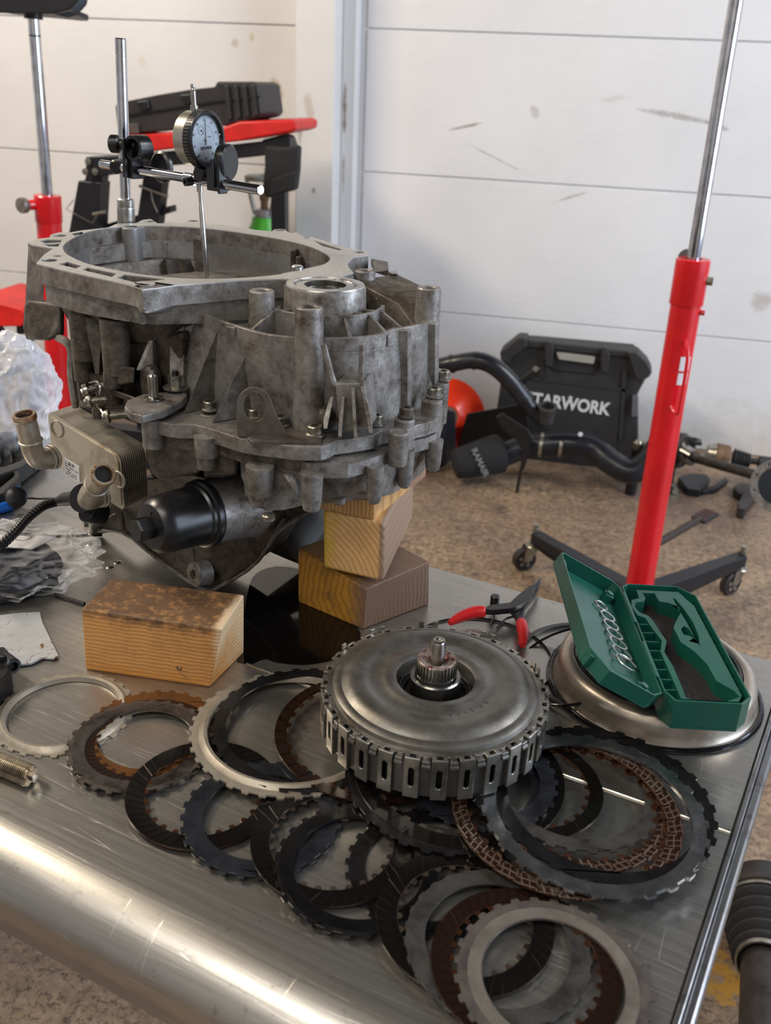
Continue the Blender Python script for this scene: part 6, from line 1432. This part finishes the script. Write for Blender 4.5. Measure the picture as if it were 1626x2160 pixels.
# upper hose
hh_ = thing('black_hose', 'thick black bent hose arching over the floor beside the gearbox', 'hose', P(1090, 930, 0))
YH = 3.1
hp2 = [PY(900, 778, YH+.02), PY(950, 768, YH), PY(1000, 760, YH), PY(1040, 772, YH), PY(1078, 806, YH), PY(1105, 840, YH), PY(1130, 872, YH), PY(1152, 890, YH)]
obj('hose_body', tube(smooth(hp2, 6), [.0285]*12+[.030]*20+[.026]*11, 24), PIPEM, hh_)
for q, t_ in ((hp2[1], hp2[2]-hp2[1]), (hp2[2], hp2[3]-hp2[2]), (hp2[5], hp2[6]-hp2[5])): obj('hose_band', xf(lathe([(.029, 0), (.032, 0), (.032, .012), (.029, .012)], 36, True), frame(q, t_)), BLACKP, hh_)
obj('hose_outlet', xf(join(cyl(.026, .04, 28), xf(lathe([(.024, .04), (.030, .04), (.031, .05), (.031, .062), (.024, .062)], 28, True), I4())), frame(PY(1152, 888, YH-.01), (.0, -.3, 1))), GREYP, hh_)
obj('mount_plate', sy([(1060, 872), (1112, 905), (1124, 925), (1106, 990), (1096, 992), (1102, 955), (1096, 935), (1060, 905), (1046, 880)], YH-.02, .01), BLACKP, hh_, bevel=.002)
obj('mount_arm', sy([(1098, 800), (1130, 776), (1138, 780), (1134, 792), (1104, 812)], YH+.02, .02), BLACKP, hh_, bevel=.002)
obj('arm_tip', xf(cyl(.009, .01, 16), frame(PY(1129, 778, YH+.02), (.2, -1, .2))), ZINC, hh_)
obj('hose_foot', rod(PY(1100, 985, YH-.02), Vector((PY(1096, 985, YH-.02).x, YH-.02, .0)), .006, 10), BLACKP, hh_)
ob = thing('orange_funnel', 'glossy orange-red round plastic funnel behind the black hose', 'funnel', P(970, 930, 0))
ORG = simple('orange_red_plastic', (230, 60, 20), .25, 0, (206, 36, 18), 8)
q = PY(940, 880, 3.50)
obj('funnel_bowl', xf(lathe([(.150, 0), (.154, 0), (.156, .004), (.11, .03), (.05, .06), (.045, .058), (.105, .026), (.150, .002)], 60, True), frame(q, Vector((.2, -1, .35)))), ORG, ob)
obj('funnel_spout', xf(pipe(.05, .043, .05, 36), frame(q+Vector((.2, -1, .35)).normalized()*.058, Vector((.2, -1, .35)))), ORG, ob)
bxx = thing('black_box', 'dark angular plastic box on the floor just right of the gearbox', 'box', P(925, 985, 0))
obj('box_body', hexa([(lambda v: Vector((v.x, v.y, 0)))(P(x, y, 0)) for x, y in ((870, 1000), (938, 985), (962, 962), (890, 960))], [PY(870, 850, 3.12), PY(940, 862, 3.12), PY(962, 868, 3.3), PY(880, 850, 3.35)]), simple('box_navy_black', (34, 36, 44), .5), bxx, bevel=.008)
hb2 = thing('engine_undertray', 'dark crumpled plastic undertray behind the cone filter', 'plastic tray', P(1050, 940, 0))
obj('tray_panel', hexa([P(965, 945, 0), P(1120, 965, 0), P(1120, 950, 0)+Vector((0, .06, 0)), P(965, 930, 0)+Vector((0, .06, 0))], [PY(985, 872, 3.31), PY(1110, 850, 3.31), PY(1110, 850, 3.34), PY(985, 872, 3.34)]), simple('undertray_black', (24, 22, 24), .5), hb2, bevel=.006)
tag(obj('hose_clamp', xf(lathe([(.030, 0), (.0325, 0), (.0325, .010), (.030, .010)], 36, True), T(P(1184, 968, 0.0))), BLACKP), 'loose black hose clamp lying on the floor below the intake pipe', 'clamp')
bs = thing('capped_fitting', 'short black fitting with a shiny cap beside the end of the intake pipe', 'fitting', P(1350, 980, 0))
q = PY(1346, 940, 3.2); obj('fitting_body', xf(cyl(.020, max(q.z-.01, .05), 20, ch=.002), T((q.x, q.y, 0))), BLACKP, bs); obj('fitting_cap', xf(lathe([(0, .0), (.017, 0), (.019, .006), (.019, .022), (.012, .030), (0, .032)], 24), T((q.x, q.y, max(q.z-.01, .05)))), ZINC, bs)
# drive shafts and brackets, right
SH = simple('shaft_dark_steel', (66, 62, 60), .4, .6, (40, 36, 34), 30)
RST = simple('rusty_steel', (120, 92, 68), .55, .5, (76, 56, 44), 40)
def boot(a, b, r0, r1, n, m=RUBBER):
    a, b = Vector(a), Vector(b); L_ = (b-a).length; pr = [(0, 0)]
    for i in range(n):
        t0 = i/n; rr = r0+(r1-r0)*t0; pr += [(rr*.80, L_*t0+.0003), (rr, L_*(t0+.35/n)), (rr, L_*(t0+.6/n))]
    pr += [(r1*.8, L_), (0, L_)]
    return xf(lathe(pr, 32), frame(a, b-a))
d1 = thing('drive_shaft', 'drive shaft with rusty joint and ribbed black boot against the back wall, right', 'drive shaft', P(1560, 990, 0))
Y1 = 3.40
def pz(px, py, Y, zmin): q = PY(px, py, Y); q.z = max(q.z, zmin); return q
a, b, c, d, e = pz(1490, 955, Y1, .05), pz(1535, 965, Y1, .05), pz(1545, 967, Y1, .05), pz(1582, 972, Y1, .05), pz(1680, 984, Y1, .05)
obj('joint_end', rod(a, a.lerp(b, .35), .030, 28, .042), ZINC, d1); obj('joint_housing', rod(a.lerp(b, .35), b, .044, 32), RST, d1, bevel=.003)
obj('ribbed_boot', boot(c, d, .038, .026, 6), RUBBER, d1); obj('shaft', rod(d, e, .012, 20), SH, d1); obj('shaft_damper', rod(d.lerp(e, .18), e, .022, 24), RUBBER, d1)
d2 = thing('drive_shaft', 'long bare steel shaft with flange lying from the red jack to the right edge', 'drive shaft', P(1480, 1010, 0))
a, b, c = pz(1432, 950, 3.27, .063), pz(1462, 966, 3.22, .045), pz(1605, 1005, 3.02, .03)
obj('flange', rod(a, a.lerp(b, .3), .062, 32), SH, d2, bevel=.003); obj('joint_cup', rod(a.lerp(b, .3), b, .036, 28, .03), STEEL, d2); obj('shaft', rod(b, c, .015, 24, .018), SH, d2)
obj('flange_bolt', join(*[xf(cyl(.008, .012, 6), frame(a+Vector((.0, math.cos(t_)*.045, math.sin(t_)*.045)), b-a)) for t_ in [2*PI*i/6 for i in range(6)]]), ZINC, d2)
d3 = thing('steering_joint', 'small universal joint resting on top of the shaft flange behind the jack', 'joint', P(1440, 1000, 0))
a, b = pz(1425, 925, 3.3, .09), pz(1470, 932, 3.28, .09)
obj('joint_barrel', rod(a, a.lerp(b, .5), .024, 24), SH, d3); obj('joint_fork', join(rod(a.lerp(b, .5), b, .015, 16), xf(box(.03, .045, .012, (0, 0, 0)), frame(b, (0, 0, 1)))), BLACKP, d3, bevel=.002); obj('joint_stand', rod(Vector((a.x, a.y, 0)), a, .020, 16), SH, d3)
def brk(name, label, pts, z1, m=BLACKP): return tag(obj(name, vz(pts, z1, .002), m, bevel=.003), label, 'bracket')
brk('black_bracket', 'bent black metal bracket on the floor right of the red jack', [(1430, 1006), (1455, 998), (1490, 1000), (1498, 1010), (1478, 1034), (1450, 1030), (1440, 1018)], .03, BLKM)
brk('black_bracket', 'narrow black strip bracket lying right of the bent one', [(1478, 1030), (1505, 1024), (1530, 1006), (1536, 1012), (1510, 1032), (1482, 1036)], .02, BLKM)
tag(obj('chrome_socket', rod(P(1409, 1022, .014), P(1424, 1036, .014), .012, 20), ZINC), 'small shiny socket lying on the floor beside the red jack, right', 'socket')
brk('control_arm', 'dark grey forged arm lying on the floor near the right edge', [(1556, 1062), (1566, 1040), (1580, 1022), (1604, 1014), (1612, 1022), (1590, 1050), (1572, 1074), (1558, 1072)], .04, SH)
brk('small_bracket', 'small dark bracket beside the forged arm, right', [(1548, 1024), (1562, 1018), (1584, 1020), (1580, 1034), (1560, 1042), (1550, 1034)], .03, SH)
fg_ = thing('hub_flange', 'round steel flange with bolt holes cut by the right edge of the picture', 'flange', P(1626, 1040, 0))
q = PY(1640, 1025, 2.95); q.z = max(q.z, .09)
obj('flange_ring', xf(prism(circ(0, 0, .085, 48), 0, .008, [circ(0, 0, .060, 40)]+[circ(.073*math.cos(t_), .073*math.sin(t_), .006, 10) for t_ in [2*PI*i/9 for i in range(9)]]), frame(q, Vector((-.5, -1, .25)))), MACH, fg_, bevel=.001)
obj('flange_hub', xf(lathe([(0, -.05), (.05, -.05), (.062, -.01), (.060, .004), (.045, .006), (0, .0)], 36), frame(q, Vector((-.5, -1, .25)))), simple('hub_blue_black', (52, 58, 66), .3, .4), fg_)
# shaft at lower right, near the bench
d4 = thing('drive_shaft', 'drive shaft with large ribbed rubber boot and steel clamps, lower right corner', 'drive shaft', P(1610, 2000, 0))
t_, u_ = PY(1612, 1878, 1.32), PY(1612, 2200, .98)
def al(py):
    for i in range(800):
        q = t_.lerp(u_, i/800)
        if proj(q)[1] >= py: return q
    return u_
rs = .073
JNT = simple('joint_black_paint', (40, 38, 38), .4, .3, (62, 58, 54), 20, rv=.2)
obj('joint_housing', xf(lathe([(0, -.004), (rs*.55, -.004), (rs*.92, .01), (rs*1.0, .022), (rs, (al(1930)-t_).length), (0, (al(1930)-t_).length)], 56), frame(t_, u_-t_)), JNT, d4)
obj('flange_bolt', join(*[xf(join(cyl(.0095, .012, 24, ch=.001), xf(cyl(.006, .014, 16), I4())), frame(al(1895)+Vector((x, y, z)), (x*.3, -1, .35))) for x, y, z in ((-.012, -.052, .050),)]), ZINC, d4)
obj('flange_bolt', xf(cyl(.0095, .014, 24, ch=.001), frame(al(1920)+Vector((-.062, -.022, .01)), (-.6, -.9, .2))), ZINC, d4)
obj('boot_clamp', xf(lathe([(rs*.90, 0), (rs*.96, 0), (rs*.96, .010), (rs*.90, .010)], 48, True), frame(al(1930), u_-t_)), ZINC, d4)
obj('ribbed_boot', boot(al(1934), al(2030), rs*.93, rs*.62, 5), RUBBER, d4)
obj('boot_clamp', xf(lathe([(rs*.56, 0), (rs*.60, 0), (rs*.60, .010), (rs*.56, .010)], 40, True), frame(al(2028), u_-t_)), ZINC, d4)
obj('shaft', rod(al(2015), u_+(u_-t_)*.4, rs*.48, 32), SH, d4)
